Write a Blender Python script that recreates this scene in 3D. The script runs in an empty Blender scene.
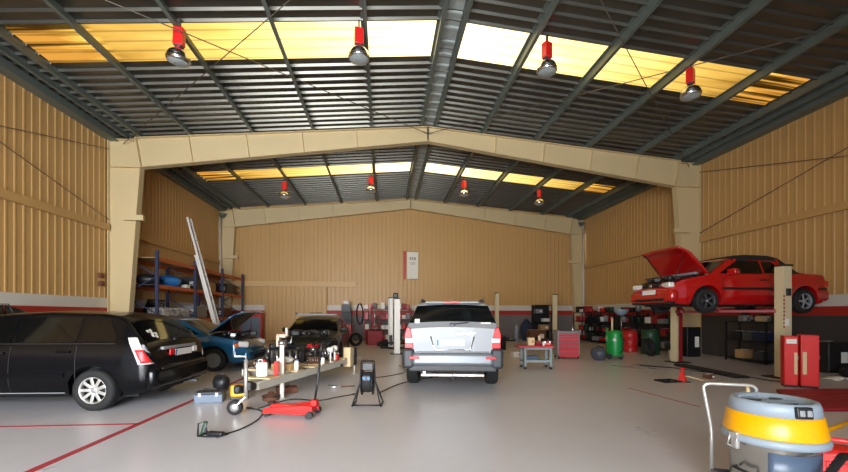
import bpy, bmesh, math, random
from math import sin, cos, pi, radians, sqrt, atan2
from mathutils import Vector, Matrix
random.seed(7)
scene = bpy.context.scene
COL = scene.collection

# ------------------------------------------------------------------ camera, world, lights, exposure
CAM_H, YAW, FPX = 1.43, 0.1016, 395.0
cam_data = bpy.data.cameras.new('camera')
cam_data.sensor_width = 36.0
cam_data.lens = 36.0 * FPX / 848.0
cam_data.shift_y = (314.2 - 236.0) / 848.0
cam_data.clip_start, cam_data.clip_end = 0.05, 200
cam = bpy.data.objects.new('camera', cam_data)
cam.location = (0, 0, CAM_H)
cam.rotation_euler = (radians(90), 0, -YAW)
COL.objects.link(cam)
scene.camera = cam

world = bpy.data.worlds.new('world')
scene.world = world
world.use_nodes = True
_bg = world.node_tree.nodes['Background']
_bg.inputs['Color'].default_value = (0.62, 0.76, 1.0, 1)
_bg.inputs['Strength'].default_value = 0.35

sun_data = bpy.data.lights.new('sun', 'SUN')
sun_data.energy = 11.0
sun_data.angle = radians(0.6)
sun_data.color = (1.0, 0.93, 0.80)
sun = bpy.data.objects.new('sun', sun_data)
sun.rotation_euler = (radians(14), radians(-10), 0)
sun.location = (0, 6, 15)
COL.objects.link(sun)

# daylight through the open vehicle doors in the front of the hall, behind the camera
def door_light(name, x, w, h, energy, colour, y=-4.4):
    d = bpy.data.lights.new(name, 'AREA')
    d.shape = 'RECTANGLE'; d.size = w; d.size_y = h
    d.energy = energy; d.color = colour; d.spread = radians(118)
    o = bpy.data.objects.new(name, d)
    o.location = (x, y, h / 2 + 0.05)
    o.rotation_euler = (radians(90), 0, 0)
    COL.objects.link(o)
    return o
door_light('door_daylight', -3.0, 7.0, 4.4, 1000, (0.92, 0.96, 1.0))

vs = scene.view_settings
vs.view_transform = 'Standard'; vs.look = 'None'; vs.gamma = 1.0; vs.use_curve_mapping = False
vs.exposure = 0.56
scene.cycles.max_bounces = 14
scene.cycles.diffuse_bounces = 8

# ------------------------------------------------------------------ helpers
def lin(h):
    h = h.lstrip('#')
    out = []
    for i in (0, 2, 4):
        c = int(h[i:i + 2], 16) / 255
        out.append(c / 12.92 if c <= 0.04045 else ((c + 0.055) / 1.055) ** 2.4)
    return tuple(out)

MATS = {}
def pm(name, colour, rough=0.5, metal=0.0, vary=0.06, scale=6.0, coat=0.0, bump=0.0, spec=0.5):
    """a principled material whose colour and roughness wander a little with noise"""
    if name in MATS: return MATS[name]
    c = lin(colour) if isinstance(colour, str) else colour
    m = bpy.data.materials.new(name); m.use_nodes = True
    nt = m.node_tree; b = nt.nodes['Principled BSDF']
    tc = nt.nodes.new('ShaderNodeTexCoord')
    nz = nt.nodes.new('ShaderNodeTexNoise'); nz.inputs['Scale'].default_value = scale; nz.inputs['Detail'].default_value = 5
    nt.links.new(tc.outputs['Object'], nz.inputs['Vector'])
    mx = nt.nodes.new('ShaderNodeMixRGB')
    mx.inputs['Color1'].default_value = (*[v * (1 - vary) for v in c], 1)
    mx.inputs['Color2'].default_value = (*[min(1, v * (1 + vary)) for v in c], 1)
    nt.links.new(nz.outputs['Fac'], mx.inputs['Fac'])
    nt.links.new(mx.outputs['Color'], b.inputs['Base Color'])
    mr = nt.nodes.new('ShaderNodeMapRange')
    mr.inputs['To Min'].default_value = max(0.02, rough * 0.85); mr.inputs['To Max'].default_value = min(1, rough * 1.15)
    nt.links.new(nz.outputs['Fac'], mr.inputs['Value'])
    nt.links.new(mr.outputs['Result'], b.inputs['Roughness'])
    b.inputs['Metallic'].default_value = metal
    b.inputs['Coat Weight'].default_value = coat
    b.inputs['Specular IOR Level'].default_value = spec
    if bump:
        bp = nt.nodes.new('ShaderNodeBump'); bp.inputs['Strength'].default_value = bump; bp.inputs['Distance'].default_value = 0.02
        nt.links.new(nz.outputs['Fac'], bp.inputs['Height']); nt.links.new(bp.outputs['Normal'], b.inputs['Normal'])
    MATS[name] = m
    return m

class MB:
    """collects shapes; build() links them as one mesh object"""
    def __init__(s): s.bm = bmesh.new(); s.mi = 0
    def face(s, vs, smooth=False):
        try:
            f = s.bm.faces.new(vs)
        except ValueError:
            return None
        f.material_index = s.mi; f.smooth = smooth
        return f
    def box(s, c, size, rot=None, bev=0.0, taper=1.0):
        hx, hy, hz = size[0] / 2, size[1] / 2, size[2] / 2
        R = rot if rot is not None else Matrix.Identity(3)
        c = Vector(c)
        P = []
        for z in (-hz, hz):
            t = taper if z > 0 else 1.0
            for x, y in ((-hx, -hy), (hx, -hy), (hx, hy), (-hx, hy)):
                P.append(s.bm.verts.new(c + R @ Vector((x * t, y * t, z))))
        fs = [s.face([P[i] for i in q]) for q in ((3, 2, 1, 0), (4, 5, 6, 7), (0, 1, 5, 4), (1, 2, 6, 5), (2, 3, 7, 6), (3, 0, 4, 7))]
        if bev:
            es = list({e for f in fs for e in f.edges})
            r = bmesh.ops.bevel(s.bm, geom=es, offset=min(bev, 0.49 * min(size)), segments=2, affect='EDGES', profile=0.5)
            for f in r['faces']: f.material_index = s.mi; f.smooth = True
        return s
    def bar(s, a, b, w, h, up=(0, 0, 1), bev=0.0):
        """a rectangular bar from a to b: w across, h along up"""
        a, b = Vector(a), Vector(b); d = (b - a); L = d.length; d = d / L
        u = Vector(up); x = d.cross(u)
        if x.length < 1e-5: x = d.cross(Vector((1, 0, 0)))
        x.normalize(); u = x.cross(d)
        R = Matrix((d, x, u)).transposed()
        return s.box((a + b) / 2, (L, w, h), R, bev)
    def tube(s, pts, r, seg=8, closed=False, cap=True):
        pts = [Vector(p) for p in pts]; n = len(pts)
        rr = r if isinstance(r, (list, tuple)) else [r] * n
        rings = []; prev = None
        for i, p in enumerate(pts):
            a = pts[i - 1] if (i > 0 or closed) else p
            b = pts[(i + 1) % n] if (i < n - 1 or closed) else p
            t = (b - a)
            t = t.normalized() if t.length > 1e-9 else Vector((0, 0, 1))
            if prev is None:
                up = Vector((0, 0, 1)) if abs(t.z) < 0.9 else Vector((1, 0, 0))
                x = t.cross(up).normalized()
            else:
                x = prev - t * prev.dot(t)
                x = x.normalized() if x.length > 1e-6 else t.orthogonal().normalized()
            prev = x; y = t.cross(x)
            rings.append([s.bm.verts.new(p + (x * cos(2 * pi * k / seg) + y * sin(2 * pi * k / seg)) * rr[i]) for k in range(seg)])
        m = n if closed else n - 1
        for i in range(m):
            A, B = rings[i], rings[(i + 1) % n]
            for k in range(seg): s.face([A[k], A[(k + 1) % seg], B[(k + 1) % seg], B[k]], True)
        if cap and not closed:
            s.face(list(reversed(rings[0]))); s.face(rings[-1])
        return s
    def cyl(s, a, b, r, seg=16, r2=None):
        return s.tube([a, b], [r, r if r2 is None else r2], seg)
    def lathe(s, prof, c=(0, 0, 0), R=None, seg=24, smooth=True, cap=True):
        """prof: (radius, height) pairs turned about local z"""
        c = Vector(c); R = R if R is not None else Matrix.Identity(3)
        rings = []
        for r, z in prof:
            if r < 1e-6: rings.append([s.bm.verts.new(c + R @ Vector((0, 0, z)))])
            else: rings.append([s.bm.verts.new(c + R @ Vector((r * cos(2 * pi * k / seg), r * sin(2 * pi * k / seg), z))) for k in range(seg)])
        for A, B in zip(rings, rings[1:]):
            for k in range(seg):
                k2 = (k + 1) % seg
                if len(A) == 1 and len(B) == 1: continue
                if len(A) == 1: s.face([A[0], B[k2], B[k]], smooth)
                elif len(B) == 1: s.face([A[k], A[k2], B[0]], smooth)
                else: s.face([A[k], A[k2], B[k2], B[k]], smooth)
        if cap:
            if len(rings[0]) > 1: s.face(list(reversed(rings[0])))
            if len(rings[-1]) > 1: s.face(rings[-1])
        return s
    def prism(s, poly, a, b):
        """poly: list of 3-D points swept from +a to +b (vectors)"""
        a, b = Vector(a), Vector(b)
        A = [s.bm.verts.new(Vector(p) + a) for p in poly]; B = [s.bm.verts.new(Vector(p) + b) for p in poly]
        s.face(list(reversed(A))); s.face(B); n = len(A)
        for i in range(n): s.face([A[i], A[(i + 1) % n], B[(i + 1) % n], B[i]])
        return s
    def grid(s, rows, smooth=True):
        V = [[s.bm.verts.new(Vector(p)) for p in r] for r in rows]
        for A, B in zip(V, V[1:]):
            for k in range(len(A) - 1): s.face([A[k], A[k + 1], B[k + 1], B[k]], smooth)
        return V
    def build(s, name, mat, parent=None, fix=True, bevel=0.0, solid=0.0, sub=0):
        if fix: bmesh.ops.recalc_face_normals(s.bm, faces=s.bm.faces[:])
        me = bpy.data.meshes.new(name); s.bm.to_mesh(me); s.bm.free()
        for m in (mat if isinstance(mat, (list, tuple)) else [mat]): me.materials.append(m)
        o = bpy.data.objects.new(name, me); COL.objects.link(o)
        if parent is not None: o.parent = parent
        if solid:
            md = o.modifiers.new('solid', 'SOLIDIFY'); md.thickness = solid; md.offset = 0
        if bevel:
            md = o.modifiers.new('edge', 'BEVEL'); md.width = bevel; md.segments = 2; md.limit_method = 'ANGLE'; md.angle_limit = radians(40)
        if sub:
            md = o.modifiers.new('sub', 'SUBSURF'); md.levels = sub; md.render_levels = sub
        return o

def rotz(a): return Matrix.Rotation(a, 3, 'Z')
def rotx(a): return Matrix.Rotation(a, 3, 'X')
def roty(a): return Matrix.Rotation(a, 3, 'Y')

def tag(o, label, cat, group=None):
    o['label'] = label; o['category'] = cat
    if group: o['group'] = group
    return o
def thing(name, label, cat, loc=(0, 0, 0), rz=0.0, group=None):
    o = bpy.data.objects.new(name, None); COL.objects.link(o)
    o.empty_display_size = 0.1
    o.location = loc; o.rotation_euler = (0, 0, rz)
    return tag(o, label, cat, group)
def struct(o): o['kind'] = 'structure'; return o
def dup(root, loc, rz=0.0, label=None, group=None, scale=None):
    r = root.copy(); COL.objects.link(r); r.location = loc; r.rotation_euler = (0, 0, rz)
    if scale: r.scale = (scale, scale, scale) if isinstance(scale, (int, float)) else scale
    if label: r['label'] = label
    if group: r['group'] = group
    for ch in list(root.children):
        c = ch.copy(); COL.objects.link(c); c.parent = r
        for g in list(ch.children):
            d = g.copy(); COL.objects.link(d); d.parent = c
    return r
def GP(px, py, z=0.0):
    """the point at height z that the photograph shows at px, py (below the horizon)"""
    d = FPX * (CAM_H - z) / (py - 314.2); r = (px - 424.0) / FPX * d
    return Vector((r * cos(YAW) + d * sin(YAW), d * cos(YAW) - r * sin(YAW), z))
def text_mesh(name, body, size, mat, parent, M, depth=0.002, align='CENTER'):
    cu = bpy.data.curves.new(name, 'FONT'); cu.body = body; cu.size = size; cu.extrude = depth
    cu.align_x = align; cu.align_y = 'CENTER'
    tmp = bpy.data.objects.new(name + '_tmp', cu); COL.objects.link(tmp)
    dg = bpy.context.evaluated_depsgraph_get()
    me = bpy.data.meshes.new_from_object(tmp.evaluated_get(dg))
    bpy.data.objects.remove(tmp)
    me.materials.clear(); me.materials.append(mat)
    o = bpy.data.objects.new(name, me); COL.objects.link(o)
    o.parent = parent; o.matrix_local = M
    return o

# ------------------------------------------------------------------ materials
M_beige = pm('wall_sheet', '#c39a60', 0.45, 0.0, 0.05, 0.8)
M_band = pm('band_white', '#cfc9be', 0.5, 0, 0.05, 2)
M_red_band = pm('band_red', '#a8281c', 0.55, 0, 0.1, 2)
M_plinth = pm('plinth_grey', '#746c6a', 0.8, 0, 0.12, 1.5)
M_cream = pm('frame_cream', '#cfba8e', 0.5, 0, 0.05, 1.2)
M_deck = pm('deck_metal', '#6a6860', 0.36, 0.75, 0.1, 1.0)
M_purlin = pm('purlin_metal', '#69726b', 0.5, 0.3, 0.12, 2.0)
M_galv = pm('galvanised', '#a2aaa6', 0.5, 0.1, 0.15, 5.0)
M_cable = pm('brace_rod', '#6a6258', 0.5, 0.6, 0.1, 3)
M_alu = pm('aluminium', '#c9c7c2', 0.35, 0.7, 0.08, 8)
M_steel = pm('steel', '#9a9a98', 0.3, 0.9, 0.1, 8)
M_chrome = pm('chrome', '#dcdcdc', 0.12, 1.0, 0.03, 8)
M_black = pm('black_plastic', '#17171a', 0.45, 0, 0.15, 10)
M_rubber = pm('rubber', '#161616', 0.8, 0, 0.2, 20)
M_darkgrey = pm('dark_grey', '#3c3c3f', 0.55, 0, 0.12, 8)
M_grey = pm('grey_paint', '#85878a', 0.5, 0, 0.08, 8)
M_white = pm('white_paint', '#dcd8d0', 0.45, 0, 0.05, 8)
M_red = pm('red_paint', '#b81f1d', 0.4, 0, 0.08, 6)
M_redb = pm('bright_red', '#d8231f', 0.35, 0, 0.06, 8)
M_orange = pm('rack_orange', '#b4531f', 0.5, 0, 0.1, 6)
M_navy = pm('rack_navy', '#1d2648', 0.5, 0, 0.1, 6)
M_blue = pm('blue_plastic', '#2468a8', 0.45, 0, 0.1, 6)
M_yellow = pm('yellow_plastic', '#e8a200', 0.32, 0, 0.04, 6)
M_green = pm('green_paint', '#0f8a3c', 0.4, 0, 0.08, 6)
M_darkgreen = pm('dark_green', '#123c24', 0.5, 0, 0.15, 6)
M_tan = pm('cardboard', '#b08a5a', 0.8, 0, 0.1, 8)
M_wood = pm('pale_wood', '#d6bd93', 0.6, 0, 0.12, 8)
M_rust = pm('rusty_iron', '#6e4632', 0.75, 0.3, 0.3, 14)
M_iron = pm('oily_iron', '#2f2d2c', 0.5, 0.5, 0.3, 14)
M_postcream = pm('post_cream', '#d2c29c', 0.45, 0, 0.06, 5)
M_redpost = pm('post_red', '#8d1a22', 0.5, 0, 0.1, 5)
M_glassdark = pm('glass_dark', '#07090a', 0.06, 0, 0.05, 3, spec=0.4)
M_plate = pm('plate_white', '#e4e2dd', 0.5, 0, 0.03, 9)
M_platetext = pm('plate_text', '#8a8784', 0.6, 0, 0.03, 9)
M_paper = pm('paper', '#e6e2d8', 0.8, 0, 0.05, 8)
M_lightgrey = pm('vac_grey', '#8b97a2', 0.45, 0, 0.04, 6)
M_amber = pm('lamp_amber', '#d96a10', 0.25, 0, 0.04, 6)
M_lampred = pm('lamp_red', '#c8121a', 0.38, 0, 0.05, 12)
M_lampclear = pm('lamp_clear', '#e8e4e0', 0.12, 0.2, 0.05, 12)
M_toolblue = pm('toolbox_slate', '#5a6878', 0.5, 0, 0.1, 8)

def floor_material():
    m = bpy.data.materials.new('floor_epoxy'); m.use_nodes = True
    nt = m.node_tree; b = nt.nodes['Principled BSDF']; L = nt.links
    tc = nt.nodes.new('ShaderNodeTexCoord')
    n1 = nt.nodes.new('ShaderNodeTexNoise'); n1.inputs['Scale'].default_value = 0.35; n1.inputs['Detail'].default_value = 6; n1.inputs['Roughness'].default_value = 0.6
    n2 = nt.nodes.new('ShaderNodeTexNoise'); n2.inputs['Scale'].default_value = 7; n2.inputs['Detail'].default_value = 8
    L.new(tc.outputs['Object'], n1.inputs['Vector']); L.new(tc.outputs['Object'], n2.inputs['Vector'])
    r1 = nt.nodes.new('ShaderNodeValToRGB')
    r1.color_ramp.elements[0].position = 0.3; r1.color_ramp.elements[0].color = (*lin('#c4c1c6'), 1)
    r1.color_ramp.elements[1].position = 0.7; r1.color_ramp.elements[1].color = (*lin('#d2d0d4'), 1)
    L.new(n1.outputs['Fac'], r1.inputs['Fac'])
    mx = nt.nodes.new('ShaderNodeMixRGB'); mx.blend_type = 'MULTIPLY'; mx.inputs['Fac'].default_value = 0.06
    L.new(r1.outputs['Color'], mx.inputs['Color1']); L.new(n2.outputs['Fac'], mx.inputs['Color2'])
    L.new(mx.outputs['Color'], b.inputs['Base Color'])
    mr = nt.nodes.new('ShaderNodeMapRange'); mr.inputs['To Min'].default_value = 0.24; mr.inputs['To Max'].default_value = 0.34
    L.new(n1.outputs['Fac'], mr.inputs['Value']); L.new(mr.outputs['Result'], b.inputs['Roughness'])
    b.inputs['Specular IOR Level'].default_value = 0.4
    return m

def skylight_material():
    """yellowed translucent fibreglass: daylight from above glows through it"""
    m = bpy.data.materials.new('skylight_fibreglass'); m.use_nodes = True
    nt = m.node_tree; L = nt.links
    nt.nodes.remove(nt.nodes['Principled BSDF'])
    out = nt.nodes['Material Output']
    tc = nt.nodes.new('ShaderNodeTexCoord')
    mp = nt.nodes.new('ShaderNodeMapping'); mp.inputs['Scale'].default_value = (0.5, 2.6, 1)
    L.new(tc.outputs['Object'], mp.inputs['Vector'])
    nz = nt.nodes.new('ShaderNodeTexNoise'); nz.inputs['Scale'].default_value = 1.3; nz.inputs['Detail'].default_value = 4
    L.new(mp.outputs['Vector'], nz.inputs['Vector'])
    # sheet colour runs from pale yellow to dark amber with distance from the ridge
    sx = nt.nodes.new('ShaderNodeSeparateXYZ'); L.new(tc.outputs['Object'], sx.inputs['Vector'])
    ab = nt.nodes.new('ShaderNodeMath'); ab.operation = 'SUBTRACT'; ab.inputs[1].default_value = RIDGE_X
    L.new(sx.outputs['X'], ab.inputs[0])
    a2 = nt.nodes.new('ShaderNodeMath'); a2.operation = 'ABSOLUTE'; L.new(ab.outputs[0], a2.inputs[0])
    mr = nt.nodes.new('ShaderNodeMapRange'); mr.inputs['From Min'].default_value = 0.5; mr.inputs['From Max'].default_value = 10.0
    L.new(a2.outputs[0], mr.inputs['Value'])
    ad = nt.nodes.new('ShaderNodeMath'); ad.operation = 'MULTIPLY_ADD'; ad.inputs[1].default_value = 0.28
    L.new(nz.outputs['Fac'], ad.inputs[0]); L.new(mr.outputs['Result'], ad.inputs[2])
    cr = nt.nodes.new('ShaderNodeValToRGB')
    e = cr.color_ramp.elements
    e[0].position = 0.10; e[0].color = (0.74, 0.63, 0.37, 1)
    e[1].position = 0.95; e[1].color = (0.075, 0.036, 0.006, 1)
    for pos, c in ((0.42, (0.44, 0.335, 0.135)), (0.64, (0.27, 0.185, 0.05)), (0.84, (0.17, 0.102, 0.02))):
        k = cr.color_ramp.elements.new(pos); k.color = (*c, 1)
    L.new(ad.outputs[0], cr.inputs['Fac'])
    # the outermost panels carry long dark dirt streaks between the ribs
    m2 = nt.nodes.new('ShaderNodeMapping'); m2.inputs['Scale'].default_value = (0.12, 3.4, 0.0)
    L.new(tc.outputs['Object'], m2.inputs['Vector'])
    n3 = nt.nodes.new('ShaderNodeTexNoise'); n3.inputs['Scale'].default_value = 1.6; n3.inputs['Detail'].default_value = 3
    L.new(m2.outputs['Vector'], n3.inputs['Vector'])
    st = nt.nodes.new('ShaderNodeMapRange'); st.inputs['From Min'].default_value = 0.44; st.inputs['From Max'].default_value = 0.56
    st.inputs['To Min'].default_value = 0.18; st.inputs['To Max'].default_value = 2.2
    L.new(n3.outputs['Fac'], st.inputs['Value'])
    ed = nt.nodes.new('ShaderNodeMapRange'); ed.inputs['From Min'].default_value = 0.73; ed.inputs['From Max'].default_value = 0.76
    L.new(mr.outputs['Result'], ed.inputs['Value'])
    sm = nt.nodes.new('ShaderNodeMixRGB'); sm.blend_type = 'MULTIPLY'
    L.new(ed.outputs['Result'], sm.inputs['Fac']); L.new(cr.outputs['Color'], sm.inputs['Color1']); L.new(st.outputs['Result'], sm.inputs['Color2'])
    tr = nt.nodes.new('ShaderNodeBsdfTranslucent'); L.new(sm.outputs['Color'], tr.inputs['Color'])
    L.new(tr.outputs['BSDF'], out.inputs['Surface'])
    return m

# ------------------------------------------------------------------ the hall
XL, XR, Y1, Y2, YF = -8.564, 11.436, 13.27, 21.96, -4.6
RIDGE_X, EAVE, RIDGE = 1.478, 6.88, 7.736
BAND_T, BAND_B = 1.93, 1.634
SL_L = (RIDGE - EAVE) / (RIDGE_X - XL); SL_R = (RIDGE - EAVE) / (XR - RIDGE_X)
def roof_z(x): return RIDGE - (SL_L * (RIDGE_X - x) if x < RIDGE_X else SL_R * (x - RIDGE_X))
DECK = 0.22
M_floor = floor_material(); M_sky = skylight_material()

# floor and its red bay lines
m = MB(); m.box(((XL + XR) / 2, (YF + Y2) / 2, -0.05), (XR - XL + 0.4, Y2 - YF + 0.4, 0.1)); struct(m.build('floor', M_floor))
M_line = pm('line_red', '#a8323c', 0.55, 0, 0.18, 5)
def floor_line(n, a, b, w):
    a, b = Vector(a), Vector(b); d = (b - a).normalized(); p = Vector((-d.y, d.x, 0)) * w / 2
    m = MB(); m.prism([a - p, a + p, b + p, b - p], (0, 0, 0.0), (0, 0, 0.003))
    struct(m.build(n, M_line))
pA, pB = GP(29, 472), GP(196, 399)
dr = (pB - pA).normalized()
floor_line('floor_marking_1', pA - dr * 1.5, pA + dr * 12.5, 0.085)
pC, pD = GP(138, 424), GP(0, 427)
floor_line('floor_marking_2', pC, pD + (pD - pC).normalized() * 1.2, 0.055)
floor_line('floor_marking_3', GP(700, 407), GP(628, 388), 0.03)

def sheet_profile(a, b, pitch, depth, top=0.2):
    """trapezoidal sheet: (position, depth) pairs from a to b"""
    n = max(1, round((b - a) / pitch)); p = (b - a) / n; out = []
    for i in range(n):
        t = a + i * p
        out += [(t, 0), (t + p * (1 - top - 0.16), 0), (t + p * (1 - top - 0.08), depth), (t + p * 0.92, depth)]
    out.append((b, 0))
    return out

def wall(name, a, b, pos, axis, inward, top, plinth=None):
    m = MB()
    def P(t, dpt, z):
        return Vector((pos + inward * dpt, t, z)) if axis == 'Y' else Vector((t, pos + inward * dpt, z))
    prof = sheet_profile(a, b, 0.23, 0.013)
    m.mi = 0
    m.grid([[P(t, d, BAND_T) for t, d in prof], [P(t, d, top(t)) for t, d in prof]], smooth=False)
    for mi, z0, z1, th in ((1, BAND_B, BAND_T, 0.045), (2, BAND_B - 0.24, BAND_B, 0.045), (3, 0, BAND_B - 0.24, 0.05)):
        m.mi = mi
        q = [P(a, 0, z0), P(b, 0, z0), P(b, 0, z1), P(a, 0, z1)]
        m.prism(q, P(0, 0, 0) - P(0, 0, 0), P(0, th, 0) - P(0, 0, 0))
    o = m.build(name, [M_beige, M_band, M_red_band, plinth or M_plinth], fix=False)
    return struct(o)
wall('wall_left', YF, Y2, XL, 'Y', 1, lambda t: EAVE + 0.12)
wall('wall_right', YF, Y2, XR, 'Y', -1, lambda t: EAVE + 0.12, pm('plinth_shaded', '#3f3834', 0.8, 0, 0.15, 1.5))  # shade along the foot of this wall is painted into its plinth grey
wall('wall_back', XL, XR, Y2, 'X', -1, lambda t: roof_z(t) + DECK)

# roof deck with translucent strips
def deck_part(y0, y1, x0, x1, name, mat, depth=-0.055):
    m = MB(); prof = sheet_profile(y0, y1, 0.30, depth, 0.1)
    xs = [x0 + (x1 - x0) * i / 6 for i in range(7)]
    m.grid([[Vector((x, y, roof_z(x) + DECK + d)) for y, d in prof] for x in xs], smooth=False)
    return struct(m.build(name, mat, fix=False))
S0, S1, S2 = (-0.4, 0.8), (8.62, 9.86), (16.75, 17.85)
for y0, y1 in ((YF, S0[0]), (S0[1], S1[0]), (S1[1], S2[0]), (S2[1], Y2)):
    for x0, x1 in ((XL, RIDGE_X), (RIDGE_X, XR)):
        deck_part(y0, y1, x0, x1, 'ceiling', M_deck)
k = 1
for (y0, y1) in (S0, S1, S2):
    for x0, x1 in ((XL + 1.0, RIDGE_X - 0.22), (RIDGE_X + 0.22, XR - 1.0)):
        deck_part(y0, y1, x0, x1, 'window_%d' % k, M_sky, -0.02); k += 1
    for x0, x1 in ((XL, XL + 1.0), (RIDGE_X - 0.22, RIDGE_X), (RIDGE_X, RIDGE_X + 0.22), (XR - 1.0, XR)):
        deck_part(y0, y1, x0, x1, 'ceiling', M_deck)

# purlins (zed sections) on the rafters
def purlin(x, h=0.2, w=0.075):
    m = MB(); z = roof_z(x) + 0.01
    m.box((x, (YF + Y2) / 2, z + h / 2), (0.022, Y2 - YF, h))
    m.box((x + w / 2, (YF + Y2) / 2, z + 0.01), (w, Y2 - YF, 0.02))
    m.box((x - w / 2, (YF + Y2) / 2, z + h - 0.01), (w, Y2 - YF, 0.02))
    return struct(m.build('purlin_beam', M_purlin))
for i in range(1, 5):
    purlin(RIDGE_X - 1.9 * i); purlin(RIDGE_X + 1.88 * i)
for dx in (-0.24, 0.24): purlin(RIDGE_X + dx)
for x in (XL + 0.95, XL + 0.55, XR - 0.95, XR - 0.55): purlin(x, 0.24)
# ridge flashing between the two ridge purlins
m = MB(); prof = sheet_profile(YF, Y2, 0.45, 0.03)
m.grid([[Vector((x, y, roof_z(x) + 0.17 - d)) for y, d in prof] for x in (RIDGE_X - 0.2, RIDGE_X, RIDGE_X + 0.2)], smooth=False)
struct(m.build('ceiling_trim_1', M_galv, fix=False))
# eave gutters
for n, x in ((1, XL + 0.16), (2, XR - 0.16)):
    m = MB(); m.box((x, (YF + Y2) / 2, EAVE + 0.05), (0.3, Y2 - YF, 0.2)); struct(m.build('gutter_trim_%d' % n, M_purlin))

# portal frames
def column(y, side, depth_top, depth_bot, zt, sp):
    """tapered I section; side -1 is the left wall"""
    x0 = XL + 0.05 if side < 0 else XR - 0.05
    k = -side
    m = MB()
    m.prism([(x0, y, 0), (x0 + k * depth_bot, y, 0), (x0 + k * depth_top, y, zt), (x0, y, zt)], (0, -0.008, 0), (0, 0.008, 0))
    fl = 0.12
    m.prism([(x0, y, 0), (x0 + k * 0.02, y, 0), (x0 + k * 0.02, y, EAVE), (x0, y, EAVE)], (0, -fl, 0), (0, fl, 0))
    d = 0.02
    m.prism([(x0 + k * (depth_bot - d), y, 0), (x0 + k * depth_bot, y, 0), (x0 + k * depth_top, y, zt), (x0 + k * (depth_top - d), y, zt)], (0, -fl, 0), (0, fl, 0))
    m.box((x0 + k * depth_top / 2, y, zt), (depth_top, 2 * fl, 0.02))
    # haunch block
    m.prism([(x0, y, zt), (x0 + k * depth_top, y, zt), (x0 + k * depth_top * 0.83, y, roof_z(x0 + k * depth_top * .83)), (x0, y, EAVE)], (0, -0.008, 0), (0, 0.008, 0))
    m.box((x0 + k * depth_top * 0.42, y, EAVE - 0.01), (depth_top * 0.84, 2 * fl, 0.02))
    m.box((x0 + k * (depth_bot / 2), y, 0.0125), (depth_bot + 0.1, 2 * fl + 0.08, 0.025))
    o = struct(m.build('steel_column', M_cream))
    # girt cleat
    m = MB(); zc = 4.42
    dd = depth_bot + (depth_top - depth_bot) * zc / zt
    m.box((x0 + k * (dd - 0.05), y - 0.17, zc), (0.62, 0.1, 0.16)); struct(m.build('column_trim', M_cream))
    return x0 + k * depth_top
def rafter(y, xa, za, side, depth_in):
    """from the haunch at xa to the ridge"""
    k = -side; fl = 0.12
    x0 = xa - k * 0.16
    A = (x0, y, roof_z(x0)); B = (RIDGE_X, y, RIDGE); Cc = (RIDGE_X, y, RIDGE - depth_in); D = (xa, y, za)
    m = MB(); m.prism([A, B, Cc, D], (0, -0.008, 0), (0, 0.008, 0))
    t = 0.02
    def fl_(p, q, s):
        p, q = Vector(p), Vector(q)
        m.prism([p, q, q + Vector((0, 0, s * t)), p + Vector((0, 0, s * t))], (0, -fl, 0), (0, fl, 0))
    fl_(A, B, -1); fl_(D, Cc, 1)
    # end plate and stiffeners
    m.prism([A, D, Vector(D) + Vector((k * 0.025, 0, 0)), Vector(A) + Vector((k * 0.025, 0, 0))], (0, -fl - .01, 0), (0, fl + .01, 0))
    for f in (0.17, 0.36, 0.55, 0.74):
        x = x0 + (RIDGE_X - x0) * f; xb = xa + (RIDGE_X - xa) * f
        zt = roof_z(x); zb = za + (RIDGE - depth_in - za) * f
        m.prism([(x, y, zt - .01), (x + k * .012, y, zt - .01), (xb + k * .012, y, zb + .01), (xb, y, zb + .01)], (0, -fl * .8, 0), (0, fl * .8, 0))
    m.prism([(RIDGE_X - .012, y, RIDGE), (RIDGE_X + .012, y, RIDGE), (RIDGE_X + .012, y, RIDGE - depth_in), (RIDGE_X - .012, y, RIDGE - depth_in)], (0, -fl, 0), (0, fl, 0))
    struct(m.build('rafter_beam', M_cream))
for (y, dt, db, zt, di) in ((Y1, 0.95, 0.52, 6.02, 0.5), (Y2 - 0.2, 0.72, 0.42, 6.02, 0.5), (4.6, 0.95, 0.52, 6.02, 0.5)):
    for side in (-1, 1):
        xa = column(y, side, dt, db, zt, 0); rafter(y, xa, zt, side, di)

# wall girts, back rail, downpipes, bracing rods
def girt(name, a, b, h=0.2, w=0.09, mat=None):
    m = MB(); m.bar(a, b, w, h); return struct(m.build(name, mat or M_beige))
for n, (y0, y1) in enumerate(((YF, Y1 - .13), (Y1 + .13, Y2 - .35))):
    girt('girt_beam', (XL + 0.09, y0, 4.12), (XL + 0.09, y1, 4.12)); girt('girt_beam', (XR - 0.09, y0, 4.12), (XR - 0.09, y1, 4.12))
girt('girt_beam', (XL + 0.6, Y2 - 0.1, 3.05), (-1.5, Y2 - 0.1, 3.05), 0.28, 0.2, pm('rail_beige', '#cda670', 0.5, 0, 0.05, 2))
girt('girt_beam', (-1.42, Y2 - 0.06, 2.0), (-1.42, Y2 - 0.06, 6.7), 0.05, 0.03, M_beige)
for n, x in ((1, XL + 0.12), (2, XR - 0.12)):
    m = MB(); m.cyl((x, Y2 - 0.5, 0), (x, Y2 - 0.5, 6.5), 0.06, 12); struct(m.build('downpipe_trim_%d' % n, M_band))
    m = MB(); m.lathe([(0.07, 0), (0.16, 0.14), (0.18, 0.2)], (x + (.12 if n == 1 else -.12), Y2 - 0.5, 6.45)); struct(m.build('hopper_trim_%d' % n, M_purlin))
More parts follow.
